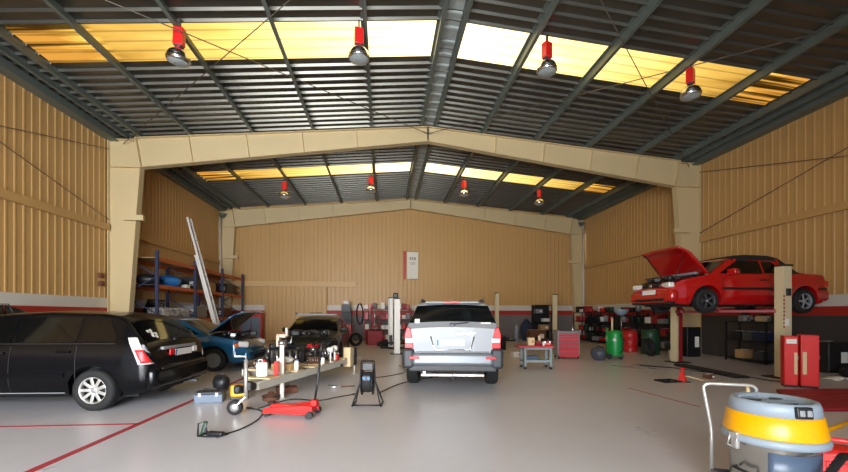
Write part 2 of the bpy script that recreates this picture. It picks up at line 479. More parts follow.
# sliding door on the back wall, hung from the rail
m = MB(); prof = sheet_profile(-6.3, -3.05, 0.23, 0.02)
m.grid([[Vector((x, Y2 - 0.24 - d, 0.02)) for x, d in prof], [Vector((x, Y2 - 0.24 - d, 2.9)) for x, d in prof]], smooth=False)
m.box((-4.675, Y2 - 0.20, 1.46), (3.25, 0.06, 2.88))
struct(m.build('door_1', M_beige))
def rod(a, b, r=0.011):
    m = MB(); m.cyl(a, b, r, 6); struct(m.build('bracing_trim', M_cable))
rz = lambda x: roof_z(x) - 0.05
rod((XL + .5, 4.8, EAVE - .1), (RIDGE_X, Y1 - .1, RIDGE - .25)); rod((RIDGE_X, 4.8, RIDGE - .1), (XL + .5, Y1 - .1, EAVE - .15))
rod((XR - .5, 4.8, EAVE - .1), (RIDGE_X, Y1 - .1, RIDGE - .25)); rod((RIDGE_X, 4.8, RIDGE - .1), (XR - .5, Y1 - .1, EAVE - .15))
for x in (XL + 0.1, XR - 0.1):
    rod((x, 4.8, 4.3), (x, Y1 - .1, 6.55)); rod((x, 4.8, 6.5), (x, Y1 - .1, 4.35))

# ------------------------------------------------------------------ cars
def interp(keys, x):
    if x <= keys[0][0]: return keys[0][1]
    for (a, p), (b, q) in zip(keys, keys[1:]):
        if x <= b: return p + (q - p) * (x - a) / (b - a)
    return keys[-1][1]
def smooth(keys, x, w=0.05):
    return sum(interp(keys, x + w * k) for k in (-1, -.5, 0, .5, 1)) / 5

class Body:
    """a car body lofted from its side profile and plan; x runs forward from the rear bumper, y to its near side, z up"""
    def __init__(s, L, zt, belt, hw, zb, wheels, rw, arch, tumble=0.42, crown=0.05, sw=0.05):
        s.L, s.zt, s.belt, s.hw, s.zb, s.wheels, s.rw, s.arch, s.tumble, s.crown, s.sw = L, zt, belt, hw, zb, wheels, rw, arch, tumble, crown, sw
    def sec(s, x):
        zt = smooth(s.zt, x, s.sw); be = min(smooth(s.belt, x, s.sw), zt - 0.015); hw = interp(s.hw, x); zb = interp(s.zb, x)
        wr = max(hw - s.tumble * (zt - be) - 0.02, 0.2)
        return zt, be, hw, zb, wr
    def bottom(s, x):
        zb = interp(s.zb, x)
        for xw in s.wheels:
            if abs(x - xw) < s.arch: zb = max(zb, s.rw + sqrt(s.arch ** 2 - (x - xw) ** 2))
        return zb
    def side_y(s, x, z):
        zt, be, hw, zb, wr = s.sec(x)
        if z <= be:
            f = (z - zb) / max(be - zb, 1e-3)
            return hw * (1 - 0.10 * max(0, 0.35 - f) ** 2 / 0.12 - 0.05 * max(0, f - 0.55) ** 2 / 0.2)
        yb = hw * (1 - 0.05)
        e = zt - s.edge(zt, be)
        if z <= e:
            f = (z - be) / max(e - be, 1e-3)
            return yb + (wr - yb) * f
        return wr
    def edge(s, zt, be): return min(0.07, 0.45 * (zt - be)) + s.crown * 0.3
    def section(s, x):
        zt, be, hw, zb, wr = s.sec(x); b0 = min(s.bottom(x), be - 0.03)
        P = []
        for j in range(11): 
            z = b0 + (be - b0) * j / 10; P.append((s.side_y(x, z), z))
        e = zt - s.edge(zt, be)
        for j in range(1, 6):
            z = be + (e - be) * j / 5; P.append((s.side_y(x, z), z))
        for j in range(1, 5):
            a = j / 4 * pi / 2; r = zt - s.crown * 0.55 - e
            P.append((wr - 0.09 * (1 - cos(a)) , e + r * sin(a)))
        y0 = P[-1][0]; z0 = P[-1][1]
        for j in range(1, 7):
            y = y0 * (1 - j / 6); P.append((y, zt - (zt - z0) * (y / y0) ** 2))
        return P
    def top_z(s, x, y):
        P = s.section(x); y = abs(y)
        for (ya, za), (yb, zb) in zip(P[-7:], P[-6:]):
            if yb <= y <= ya: return za + (zb - za) * (ya - y) / max(ya - yb, 1e-6)
        return P[-7][1]
    def xs(s):
        v = [0, .015, .035]; x = .06
        while x < s.L - .06: v.append(x); x += .035
        return v + [s.L - .05, s.L - .02, s.L]
    def shell(s, name, mat, parent, mats2=None, pick=None, x0=None, x1=None):
        m = MB(); rows = []
        for x in s.xs():
            P = s.section(x); rows.append([(x, -y, z) for y, z in P] + [(x, y, z) for y, z in reversed(P[:-1])])
        V = m.grid(rows)
        for A, B in zip(V, V[1:]): m.face([A[0], B[0], B[-1], A[-1]])
        m.face(V[0]); m.face(list(reversed(V[-1])))
        if pick:
            for f in m.bm.faces:
                f.material_index = pick(f.calc_center_median())
        return m.build(name, mats2 if mats2 else mat, parent)
    def side_patch(s, name, mat, parent, x0, x1, lo, hi, side, off=0.006, n=24, k=6, thick=0.0):
        """a panel lying on the body side; lo/hi give its height at x"""
        m = MB(); rows = []
        for i in range(n + 1):
            x = x0 + (x1 - x0) * i / n; a, b = lo(x), hi(x)
            rows.append([(x, side * (s.side_y(x, a + (b - a) * j / k) + off), a + (b - a) * j / k) for j in range(k + 1)])
        m.grid(rows)
        o = m.build(name, mat, parent); 
        if thick:
            md = o.modifiers.new('solid', 'SOLIDIFY'); md.thickness = thick; md.offset = 0
        return o
    def top_patch(s, name, mat, parent, x0, x1, w, off=0.006, n=16, k=14, hinge=None, thick=0.0, wf=None):
        """a panel lying on the bonnet, screen, roof or hatch; w is its half width as a share of the roof width"""
        m = MB(); rows = []
        for i in range(n + 1):
            x = x0 + (x1 - x0) * i / n
            zt, be, hw, zb, wr = s.sec(x); ww = (wf(i / n) if wf else w) * (wr - 0.02)
            dz = (smooth(s.zt, x + .03, s.sw) - smooth(s.zt, x - .03, s.sw)) / .06
            nn = Vector((-dz, 0, 1)).normalized() * off
            r = []
            for j in range(k + 1):
                y = ww * (2 * j / k - 1); r.append(Vector((x, y, s.top_z(x, y))) + nn)
            rows.append(r)
        if hinge:
            hx, hz, ang = hinge
            R = Matrix.Rotation(ang, 3, 'Y')
            rows = [[Vector((hx, 0, hz)) + R @ (p - Vector((hx, 0, hz))) for p in r] for r in rows]
        m.grid(rows)
        o = m.build(name, mat, parent)
        if thick:
            md = o.modifiers.new('solid', 'SOLIDIFY'); md.thickness = thick; md.offset = 1
        return o

def wheel(parent, x, y, r, w, side, style='alloy', spokes=7, rimmat=None, flat=None):
    R = Matrix.Rotation(-side * pi / 2, 3, 'X')      # local z points outwards
    c = Vector((x, y, r))
    m = MB()
    prof = [(r * .66, -w / 2), (r * .80, -w / 2), (r * .93, -w * .47), (r * .985, -w * .36), (r, -w * .2), (r, w * .2), (r * .985, w * .36), (r * .93, w * .47), (r * .80, w / 2), (r * .66, w / 2), (r * .62, w * .40), (r * .60, 0), (r * .62, -w * .40), (r * .66, -w / 2)]
    m.lathe(prof, c, R, 36, cap=False)
    for k in range(36):
        a = 2 * pi * k / 36
        m.box(c + R @ Vector((cos(a) * r * .992, sin(a) * r * .992, 0)), (0.012, 0.022, w * .62), R @ rotz(a))
    t = m.build('wheel', M_rubber, parent)
    rm = rimmat or M_alu
    m = MB()
    m.lathe([(r * .64, w * .44), (r * .66, w * .47), (r * .62, w * .46), (r * .585, w * .36), (r * .57, w * .1), (r * .60, w * .05)], c, R, 32, cap=False)
    if style == 'steel':
        m.lathe([(r * .59, w * .20), (r * .50, w * .30), (r * .40, w * .36), (r * .20, w * .33), (r * .12, w * .40), (0.0, w * .41)], c, R, 28)
        for k in range(10):
            a = 2 * pi * k / 10
            m.cyl(c + R @ Vector((cos(a) * r * .47, sin(a) * r * .47, w * .28)), c + R @ Vector((cos(a) * r * .47, sin(a) * r * .47, w * .345)), r * .05, 8)
    else:
        m.lathe([(0, w * .36), (r * .14, w * .37), (r * .17, w * .30), (r * .17, w * .1), (0, w * .1)], c, R, 20)
        for k in range(spokes):
            a = 2 * pi * k / spokes
            d = R @ Vector((cos(a), sin(a), 0)); o3 = R @ Vector((0, 0, 1))
            m.bar(c + d * r * .12 + o3 * w * .31, c + d * r * .60 + o3 * w * .36, r * .155, w * .09, up=o3, bev=r * .03)
    m.build('rim', rm, t)
    m = MB(); m.lathe([(0, w * .02), (r * .56, w * .02), (r * .56, -w * .05), (0, -w * .05)], c, R, 24); m.build('brake_disc', M_iron, t)
    m = MB(); m.lathe([(0, w * .42), (r * .08, w * .415), (r * .10, w * .37)], c, R, 14, cap=False); m.build('hub_cap', M_grey, t)
    return t

def plate(parent, c, w, h, R, body=None, blue=True):
    """a registration plate; local x across, local z up, local -y outwards"""
    m = MB(); m.box(c, (w, 0.012, h), R, bev=0.004)
    p = m.build('number_plate', M_plate, parent)
    if blue:
        m = MB(); m.box(Vector(c) + R @ Vector((-w * .46, -0.0075, 0)), (w * .07, 0.003, h * .92), R); m.build('country_band', M_blue, p)
    if body:
        M = (Matrix.Translation(Vector(c) + R @ Vector((w * .03, -0.0065, 0))) @ (R @ rotx(pi / 2)).to_4x4())
        text_mesh('plate_text', body, h * .95, M_platetext, p, M, 0.001)
    return p

def underbody(b, parent, wells=True):
    m = MB()
    x0, x1 = b.wheels
    hw = interp(b.hw, b.L / 2)
    for xw in b.wheels:
        m.box((xw, 0, b.rw + 0.22), (2 * b.arch - 0.02, 2 * hw * 0.72, 0.5))
    m.box((b.L / 2, 0, interp(b.zb, b.L / 2) + 0.02), (b.L * 0.86, 2 * hw * 0.7, 0.12))
    m.cyl((x0, -hw * .8, b.rw), (x0, hw * .8, b.rw), 0.04, 10); m.cyl((x1, -hw * .8, b.rw), (x1, hw * .8, b.rw), 0.04, 10)
    return m.build('underbody', M_black, parent)

def mirror_wing(parent, b, x, z, side, mat, s=1.0):
    y = side * (b.side_y(x, z) + 0.10)
    m = MB(); m.box((x, y, z + .05), (0.13 * s, 0.2 * s, 0.14 * s), rotz(side * 0.25), bev=0.04)
    m.bar((x + .03, side * (b.side_y(x, z) - .01), z), (x, y - side * .05, z + .03), 0.06, 0.04)
    o = m.build('wing_mirror', mat, parent)
    m = MB(); m.box((x - .066 * s, y + side * 0.016, z + .05), (0.006, 0.155 * s, 0.1 * s), rotz(side * 0.25)); m.build('mirror_glass', M_chrome, o)

def door_lines(b, parent, xs, lo, hi, side):
    for x in xs:
        b.side_patch('door_gap', M_black, parent, x - .006, x + .006, lambda t: lo, lambda t: hi(t), side, 0.003, 1, 6)
def handle(b, parent, x, z, side, mat):
    m = MB(); y = b.side_y(x, z)
    m.box((x, side * (y + .018), z), (0.19, 0.03, 0.035), bev=0.012); m.build('door_handle', mat, parent)

# --- silver off-road car seen from the rear, in the middle of the hall
def silver_suv():
    paint = pm('silver_paint', '#909396', 0.5, 0.15, 0.03, 9, coat=0.1, spec=0.35)
    clad = pm('cladding_grey', '#33363a', 0.5, 0, 0.06, 8)
    P = GP(452, 383)
    a = radians(90 - 9.4)                                    # heading of local x
    fwd = Vector((cos(a), sin(a), 0))
    t = thing('off_road_car', 'silver estate-bodied off-road car parked facing the back wall, grey lower cladding', 'car', P - fwd * 0.92, a)
    b = Body(4.55, [(0, 1.185), (.03, 1.21), (.10, 1.26), (.30, 1.60), (.40, 1.665), (.6, 1.695), (1.3, 1.705), (2.2, 1.67), (2.5, 1.60), (3.3, 1.12), (3.5, 1.09), (4.2, 1.0), (4.45, .88), (4.55, .7)],
             [(0, 1.15), (.05, 1.17), (.14, 1.19), (.5, 1.19), (3.2, 1.06), (3.5, 1.04), (4.2, .94), (4.45, .82), (4.55, .66)],
             [(0, .80), (.03, .85), (.12, .90), (.4, .925), (1, .93), (3.6, .925), (4.2, .87), (4.45, .76), (4.55, .6)],
             [(0, .45), (.3, .40), (4.2, .38), (4.55, .45)], (0.92, 3.63), 0.365, 0.45, tumble=0.44, sw=0.03)
    b.shell('body', paint, t)
    underbody(b, t)
    # rear screen with dark surround, wiper, brake lamp, roof rails and spoiler
    g = b.top_patch('rear_window', M_glassdark, t, 0.115, 0.315, 0.9, 0.012, wf=lambda f: 1.0 - .03 * f)
    m = MB(); m.tube([(0.075, 0.02, 1.255), (0.065, -0.02, 1.25), (0.08, -0.30, 1.275)], 0.011, 6); m.box((0.06, 0, 1.235), (0.05, 0.1, 0.06), bev=.012); m.build('wiper', M_black, g)
    m = MB(); m.box((0.105, 0.66, 1.30), (0.004, 0.09, 0.09), roty(0.55)); m.build('window_sticker', M_paper, g)
    m = MB(); m.box((0.099, -0.62, 1.265), (0.004, 0.18, 0.03), roty(0.55)); m.build('window_label', M_paper, g)
    m = MB(); m.box((0.29, 0, 1.655), (0.16, 1.02, 0.045), bev=0.02); sp = m.build('spoiler', paint, t)
    m = MB(); m.box((0.208, 0, 1.655), (0.012, 0.30, 0.03), bev=.004); m.build('brake_lamp', M_lampred, sp)
    for sd in (-1, 1):
        m = MB(); m.tube([(0.42, sd * .60, 1.67), (0.52, sd * .60, 1.718), (2.1, sd * .60, 1.71), (2.2, sd * .60, 1.67)], 0.02, 8)
        for xx in (.5, 1.3, 2.1): m.box((xx, sd * .60, 1.70), (0.12, 0.04, 0.06), bev=.01)
        m.build('roof_rail', M_black, t)
        # side windows
        b.side_patch('side_window', M_glassdark, t, 0.45, 1.12, lambda x: 1.19, lambda x: min(1.56, 1.19 + (x - .42) * 2.2), sd)
        b.side_patch('side_window', M_glassdark, t, 1.18, 2.0, lambda x: 1.17, lambda x: 1.57, sd)
        b.side_patch('side_window', M_glassdark, t, 2.06, 3.0, lambda x: 1.13, lambda x: max(1.14, min(1.56, 1.56 - (x - 2.45) * .72)), sd)
        # tail lamp: red with a clear centre stripe, wrapped round the corner
        m = MB(); y0 = sd * 0.795
        poly = [(y0 - sd * .075, .80), (y0 + sd * .085, .80), (y0 + sd * .095, 1.05), (y0 + sd * .055, 1.18), (y0 - sd * .01, 1.18), (y0 - sd * .05, 1.02)]
        m.prism([(0.0, y, z) for y, z in poly], (-0.012, 0, 0), (0.16, 0, 0))
        l = m.build('tail_lamp', M_lampred, t, bevel=0.012)
        m = MB(); m.box((-0.012, y0 + sd * .0, .945), (0.014, 0.15, 0.075), bev=.005); m.build('reversing_lens', M_lampclear, l)
        m = MB(); m.box((-0.085, sd * 0.70, 0.63), (0.012, 0.18, 0.05), bev=.006); m.build('bumper_reflector', M_lampred, t)
        mirror_wing(t, b, 3.05, 1.1, sd, paint, 1.2)
        # wheel-arch cladding
        for xw in b.wheels:
            m = MB(); rows = []
            for i in range(15):
                an = -0.35 + (pi + 0.7) * i / 14
                rr = []
                for q in (0.44, 0.475, 0.53):
                    x = xw + q * cos(an); z = max(.36 + 0 * i, 0.365 + q * sin(an)); rr.append((x, sd * (b.side_y(x, min(z, 1.0)) + (0.03 if q < .5 else .012)), z))
                rows.append(rr)
            m.grid(rows); m.build('arch_trim', clad, t, solid=0.012)
        b.side_patch('sill_trim', clad, t, 1.3, 3.2, lambda x: .42, lambda x: .66, sd, 0.012)
        door_lines(b, t, (1.15, 2.03, 3.05), .68, lambda x: 1.12, sd)
        handle(b, t, 1.32, 1.0, sd, paint); handle(b, t, 2.2, .98, sd, paint)
        for xw in b.wheels: wheel(t, xw, sd * 0.80, 0.365, 0.245, sd, 'alloy', 6)
    # tailgate shut line, plate recess
    m = MB()
    rec = [(0.40, 1.02), (0.335, .775), (-0.335, .775), (-0.40, 1.02)]
    m.tube([(-0.012, y, z) for y, z in rec], 0.013, 8); fr = m.build('plate_recess_trim', M_chrome, t)
    R = rotz(-pi / 2)
    plate(t, (-0.014, 0.03, 0.905), 0.52, 0.12, R, None, blue=True)
    m = MB(); m.box((-0.006, -0.25, 1.075), (0.012, 0.34, 0.035), bev=.005); m.build('maker_badge', M_chrome, t)
    m = MB(); m.box((-0.002, 0, .735), (0.01, 1.36, 0.014)); m.build('tailgate_gap', M_black, t)
    # bumper: silver centre, dark corners, lower valance and step
    m = MB(); m.box((0.02, 0, 0.60), (0.20, 1.50, 0.24), bev=0.06); m.build('rear_bumper', pm('bumper_silver', '#777b80', 0.35, 0.3, 0.04, 8), t)
    for sd in (-1, 1):
        m = MB(); m.box((0.12, sd * 0.815, 0.61), (0.36, 0.23, 0.38), bev=0.06); m.build('bumper_corner', clad, t)
    m = MB(); m.box((0.10, 0, 0.435), (0.28, 1.62, 0.13), bev=0.03); m.build('lower_valance', M_darkgrey, t)
    m = MB(); m.box((-0.04, 0, 0.315), (0.09, 1.16, 0.05), bev=0.012); 
    for sd in (-1, 1): m.bar((0.3, sd * .4, .36), (-0.03, sd * .4, .32), .05, .04)
    st = m.build('tow_bar', M_alu, t)
    m = MB(); m.tube([(0.0, 0, .29), (-0.08, 0, .25), (-.1, 0, .285), (-.1, 0, .31)], 0.018, 8); m.lathe([(0, -.025), (.018, -.018), (.025, 0), (.018, .018), (0, .025)], (-.1, 0, .31), seg=12); m.build('tow_ball', M_steel, st)
    m = MB(); m.cyl((-.02, .52, .36), (.4, .52, .38), .03, 10); m.build('exhaust_pipe', M_steel, t)
    # front end
    b.top_patch('windscreen', M_glassdark, t, 2.56, 3.22, 0.95, 0.008)
    for sd in (-1, 1):
        m = MB(); m.box((4.36, sd * .62, .86), (.2, .3, .17), rotz(-sd * .4), bev=.04); m.build('head_lamp', M_lampclear, t)
silver_suv()

# --- black estate car by the wall, seen from its rear corner
def black_wagon():
    paint = pm('black_paint', '#050609', 0.2, 0.0, 0.1, 9, coat=0.0, spec=0.3)
    A, B = GP(97, 410), GP(167, 389)
    ax = (B - A); ax.z = 0; ax.normalize()
    fwd = Vector((-ax.y, ax.x, 0)); a = atan2(fwd.y, fwd.x) + 0.02
    fwd = Vector((cos(a), sin(a), 0)); left = Vector((-fwd.y, fwd.x, 0))
    W = 0.86
    org = A - fwd * 0.80 - left * (W - 0.10)
    t = thing('estate_car', 'black five-door estate car with silver alloy wheels and red and white tail lamps', 'car', org, a)
    b = Body(4.25, [(0, .72), (.03, .88), (.10, 1.0), (.42, 1.36), (.55, 1.43), (.8, 1.465), (1.6, 1.495), (2.3, 1.46), (2.6, 1.38), (3.35, 1.0), (3.5, .97), (4.0, .84), (4.2, .68), (4.25, .55)],
             [(0, .68), (.05, .9), (.14, .98), (.5, .99), (3.3, .92), (3.5, .91), (4.0, .78), (4.2, .64), (4.25, .5)],
             [(0, .70), (.03, .76), (.12, .815), (.4, .85), (1, .86), (3.3, .855), (3.9, .80), (4.15, .66), (4.25, .5)],
             [(0, .28), (.3, .22), (3.9, .2), (4.25, .25)], (0.80, 3.30), 0.305, 0.365, tumble=0.40, sw=0.03)
    b.shell('body', paint, t)
    underbody(b, t)
    g = b.top_patch('rear_window', M_glassdark, t, 0.125, 0.40, 0.92, 0.008)
    m = MB(); m.tube([(0.105, 0, 1.02), (0.15, -.2, 1.09), (0.20, -.36, 1.14)], 0.01, 6); m.box((.10, 0, 1.015), (.05, .07, .05), bev=.012); m.build('wiper', M_black, g)
    m = MB()
    for k, (yy, zz) in enumerate(((.50, .06), (.44, .02), (.47, -.03), (.40, -.05), (.37, 0), (.43, .07))):
        x = .205 + zz * .7; m.box((x - .008, yy - .02, b.top_z(x, yy - .02) + .012), (.05, .05, .004), roty(-.85) @ rotz(k * .7))
    m.build('window_sticker', M_paper, g)
    for sd in (-1, 1):
        b.side_patch('side_window', M_glassdark, t, 0.50, 1.0, lambda x: 1.03, lambda x: min(1.35, 1.03 + (x - .47) * 1.6), sd)
        b.side_patch('side_window', M_glassdark, t, 1.07, 1.95, lambda x: 1.01, lambda x: 1.38, sd)
        b.side_patch('side_window', M_glassdark, t, 2.01, 3.05, lambda x: .98, lambda x: max(.99, min(1.37, 1.37 - (x - 2.4) * .6)), sd)
        b.side_patch('window_trim', M_black, t, 0.5, 3.05, lambda x: .985 - (x > 2) * .0, lambda x: 1.0, sd, 0.008)
        # tail lamp: white upper, red lower, leaning round the corner
        def lamp(name, mat, z0, z1, par, off):
            m = MB(); rows = []
            for i in range(9):
                z = z0 + (z1 - z0) * i / 8
                f = (z - .66) / .42
                xa = 0.02 + .02 * f + .20 * max(0, f) ** 1.2
                wdt = .13 + .03 * (1 - f)
                r = []
                for j in range(7):
                    x = xa + wdt * (j / 6) - .02
                    r.append((x - off * .5, sd * (b.side_y(max(x, .0), z) + off), z))
                rows.append(r)
            m.grid(rows)
            o = m.build(name, mat, par); md = o.modifiers.new('solid', 'SOLIDIFY'); md.thickness = .012; md.offset = 0
            return o
        l = lamp('tail_lamp', M_lampclear, .68, 1.08, t, 0.008)
        m = MB(); rows = []
        for i in range(7):
            z = .70 + .2 * i / 6; f = (z - .66) / .42; xa = 0.0 + .02 * f + .2 * max(0, f) ** 1.2
            rows.append([(xa + .115 * j / 5 - .006, sd * (b.side_y(max(xa + .115 * j / 5, 0), z) + .017), z) for j in range(6)])
        m.grid(rows); m.build('red_lens', M_lampred, l, solid=.006)
        door_lines(b, t, (1.04, 1.98, 3.0), .3, lambda x: .96, sd)
        handle(b, t, 1.22, .88, sd, paint); handle(b, t, 2.15, .86, sd, paint)
        mirror_wing(t, b, 2.9, .98, sd, paint)
        b.side_patch('side_moulding', paint, t, 1.2, 2.95, lambda x: .50, lambda x: .56, sd, .014)
        b.side_patch('sill_trim', M_grey, t, 1.22, 2.9, lambda x: .26, lambda x: .275, sd, .01)
        for xw in b.wheels: wheel(t, xw, sd * 0.755, 0.305, 0.20, sd, 'alloy', 9)
        m = MB(); m.box((4.05, sd * .58, .70), (.2, .28, .15), rotz(-sd * .45), bev=.04); m.build('head_lamp', M_lampclear, t)
    m = MB(); m.box((0.03, 0, 0.47), (0.22, 1.60, 0.34), bev=0.09); bp = m.build('rear_bumper', paint, t)
    m = MB(); m.box((-0.085, 0, .60), (0.02, 1.30, .03), bev=.008); m.build('bumper_trim', M_black, bp)
    m = MB(); m.box((0.03, 0, .895), (0.06, .95, .05), bev=.015); m.build('hatch_grip', M_grey, t)
    R = rotz(-pi / 2) @ rotx(0.12)
    plate(t, (0.0, -.08, 0.80), 0.50, 0.115, R)
    m = MB(); m.box((0.002, .25, .82), (.03, .13, .10), bev=.01); m.build('rear_lens', M_lampred, t)
    m = MB(); m.box((0.002, -.42, .82), (.03, .13, .10), bev=.01); m.build('rear_lens', M_lampclear, t)
    b.top_patch('windscreen', M_glassdark, t, 2.66, 3.28, 0.95, 0.008)
    m = MB(); m.box((.06, -.45, .24), (.2, .06, .05)); m.build('exhaust_pipe', M_steel, t)
black_wagon()

def engine_bits(m, x0, x1, w, z, n, rnd, s=0.1):
    for k in range(n):
        x = rnd.uniform(x0, x1); y = rnd.uniform(-w, w); q = s * rnd.uniform(.6, 1.6)
        m.mi = rnd.choice((0, 0, 0, 1, 2))
        if rnd.random() < .5: m.box((x, y, z + q * .3), (q * 1.4, q, q * .9), rotz(rnd.uniform(0, 3)), bev=q * .15)
        else: m.lathe([(q * .5, -q * .4), (q * .5, q * .4), (q * .35, q * .5), (q * .2, q * .55)], (x, y, z + q * .3), rotx(rnd.uniform(-.6, .6)), 10)
    m.mi = 0
    for k in range(n // 2):
        x = rnd.uniform(x0, x1); y = rnd.uniform(-w, w)
        m.tube([(x, y, z), (x + rnd.uniform(-.15, .15), y + rnd.uniform(-.15, .15), z + s * 1.2), (x + rnd.uniform(-.3, .3), y + rnd.uniform(-.3, .3), z + s * .6)], .014, 6)

# --- a compact hatchback used for three cars, each with its own colour, bonnet and details
def hatchback(name, label, org, a, paint, bonnet, plate_front=False, dark=False):
    t = thing(name, label, 'car', org, a)
    b = Body(3.95, [(0, .72), (.03, .86), (.10, .96), (.42, 1.28), (.6, 1.34), (1.4, 1.40), (2.0, 1.37), (2.3, 1.29), (2.95, .95), (3.1, .92), (3.7, .80), (3.9, .64), (3.95, .52)],
             [(0, .68), (.05, .86), (.14, .93), (.5, .94), (2.9, .88), (3.1, .87), (3.7, .74), (3.9, .58), (3.95, .46)],
             [(0, .68), (.03, .74), (.12, .79), (.4, .82), (1, .83), (3.0, .825), (3.6, .78), (3.85, .66), (3.95, .5)],
             [(0, .28), (.3, .22), (3.6, .2), (3.95, .25)], (0.72, 3.12), 0.29, 0.35, tumble=0.40, sw=0.03)
    b.shell('body', paint, t); underbody(b, t)
    b.top_patch('windscreen', M_glassdark, t, 2.34, 2.92, 0.95, 0.008)
    b.top_patch('rear_window', M_glassdark, t, 0.13, 0.40, 0.9, 0.008)
    for sd in (-1, 1):
        b.side_patch('side_window', M_glassdark, t, 0.52, 1.25, lambda x: .97, lambda x: min(1.27, .97 + (x - .48) * 1.5), sd)
        b.side_patch('side_window', M_glassdark, t, 1.31, 2.75, lambda x: .94, lambda x: max(.95, min(1.29, 1.29 - (x - 2.1) * .55)), sd)
        door_lines(b, t, (1.28, 2.72), .3, lambda x: .9, sd); handle(b, t, 1.45, .82, sd, paint)
        mirror_wing(t, b, 2.55, .92, sd, paint)
        for xw in b.wheels: wheel(t, xw, sd * 0.735, 0.29, 0.18, sd, 'steel', rimmat=M_darkgrey if dark else M_grey)
        m = MB(); m.box((3.74, sd * .555, .665), (.26, .32, .15), rotz(-sd * .5) @ roty(.12), bev=.045); l = m.build('head_lamp', M_black if dark else M_lampclear, t)
        m = MB(); m.box((3.66, sd * .72, .65), (.13, .08, .11), rotz(-sd * .9), bev=.02); m.build('indicator', M_black if dark else M_amber, l)
        m = MB(); m.box((.04, sd * .66, .78), (.1, .16, .2), bev=.03); m.build('tail_lamp', M_lampred, t)
    m = MB(); m.box((3.86, 0, .40), (.22, 1.52, .26), bev=.09); bp = m.build('front_bumper', paint, t)
    m = MB(); m.box((3.965, 0, .36), (.03, .9, .09), bev=.01); m.build('air_intake', M_black, bp)
    m = MB(); m.box((.06, 0, .44), (.2, 1.5, .3), bev=.08); m.build('rear_bumper', paint, t)
    if plate_front: plate(t, (3.98, 0, .47), .48, .11, rotz(pi / 2))
    rnd = random.Random(len(label))
    if bonnet == 'closed':
        m = MB(); m.box((3.88, 0, .63), (.08, .72, .08), bev=.02); m.build('grille', M_black, t)
    else:
        b.top_patch('engine_bay', M_iron, t, 2.98, 3.72, .93, .012)
        m = MB(); engine_bits(m, 3.05, 3.65, .5, .86, 18 if bonnet == 'open' else 26, rnd)
        m.build('engine', [M_iron, M_black, M_steel], t)
        m = MB(); m.box((3.15, .42 if bonnet == 'open' else -.42, .93), (.2, .26, .12), bev=.02); m.build('battery', M_redb if bonnet == 'open' else M_black, t)
        if bonnet == 'open':
            h = b.top_patch('bonnet', paint, t, 2.97, 3.9, .97, .014, hinge=(2.97, .96, -radians(50)), thick=.025)
            b.top_patch('bonnet_liner', M_black, h, 3.02, 3.78, .9, .004, hinge=(2.97, .96, -radians(50)))
            m = MB(); m.cyl((3.55, -.55, .78), (3.42, -.55, 1.36), .008, 6); m.build('bonnet_stay', M_black, t)
    return t

blue = pm('blue_paint', '#125478', 0.2, 0.25, 0.06, 8, coat=0.7)
P = GP(228, 371)
hatchback('hatchback', 'blue hatchback with its bonnet propped open behind the black estate car', (P.x - 3.40, P.y + .80, 0), radians(-2), blue, 'open')
darkg = pm('dark_car_paint', '#12170f', 0.35, 0.1, 0.1, 8, coat=0.4)
hatchback('hatchback', 'dark hatchback stripped of its bonnet, nose towards the boat trailer', (-2.05, 14.75, 0), radians(-90), darkg, 'none', dark=True)
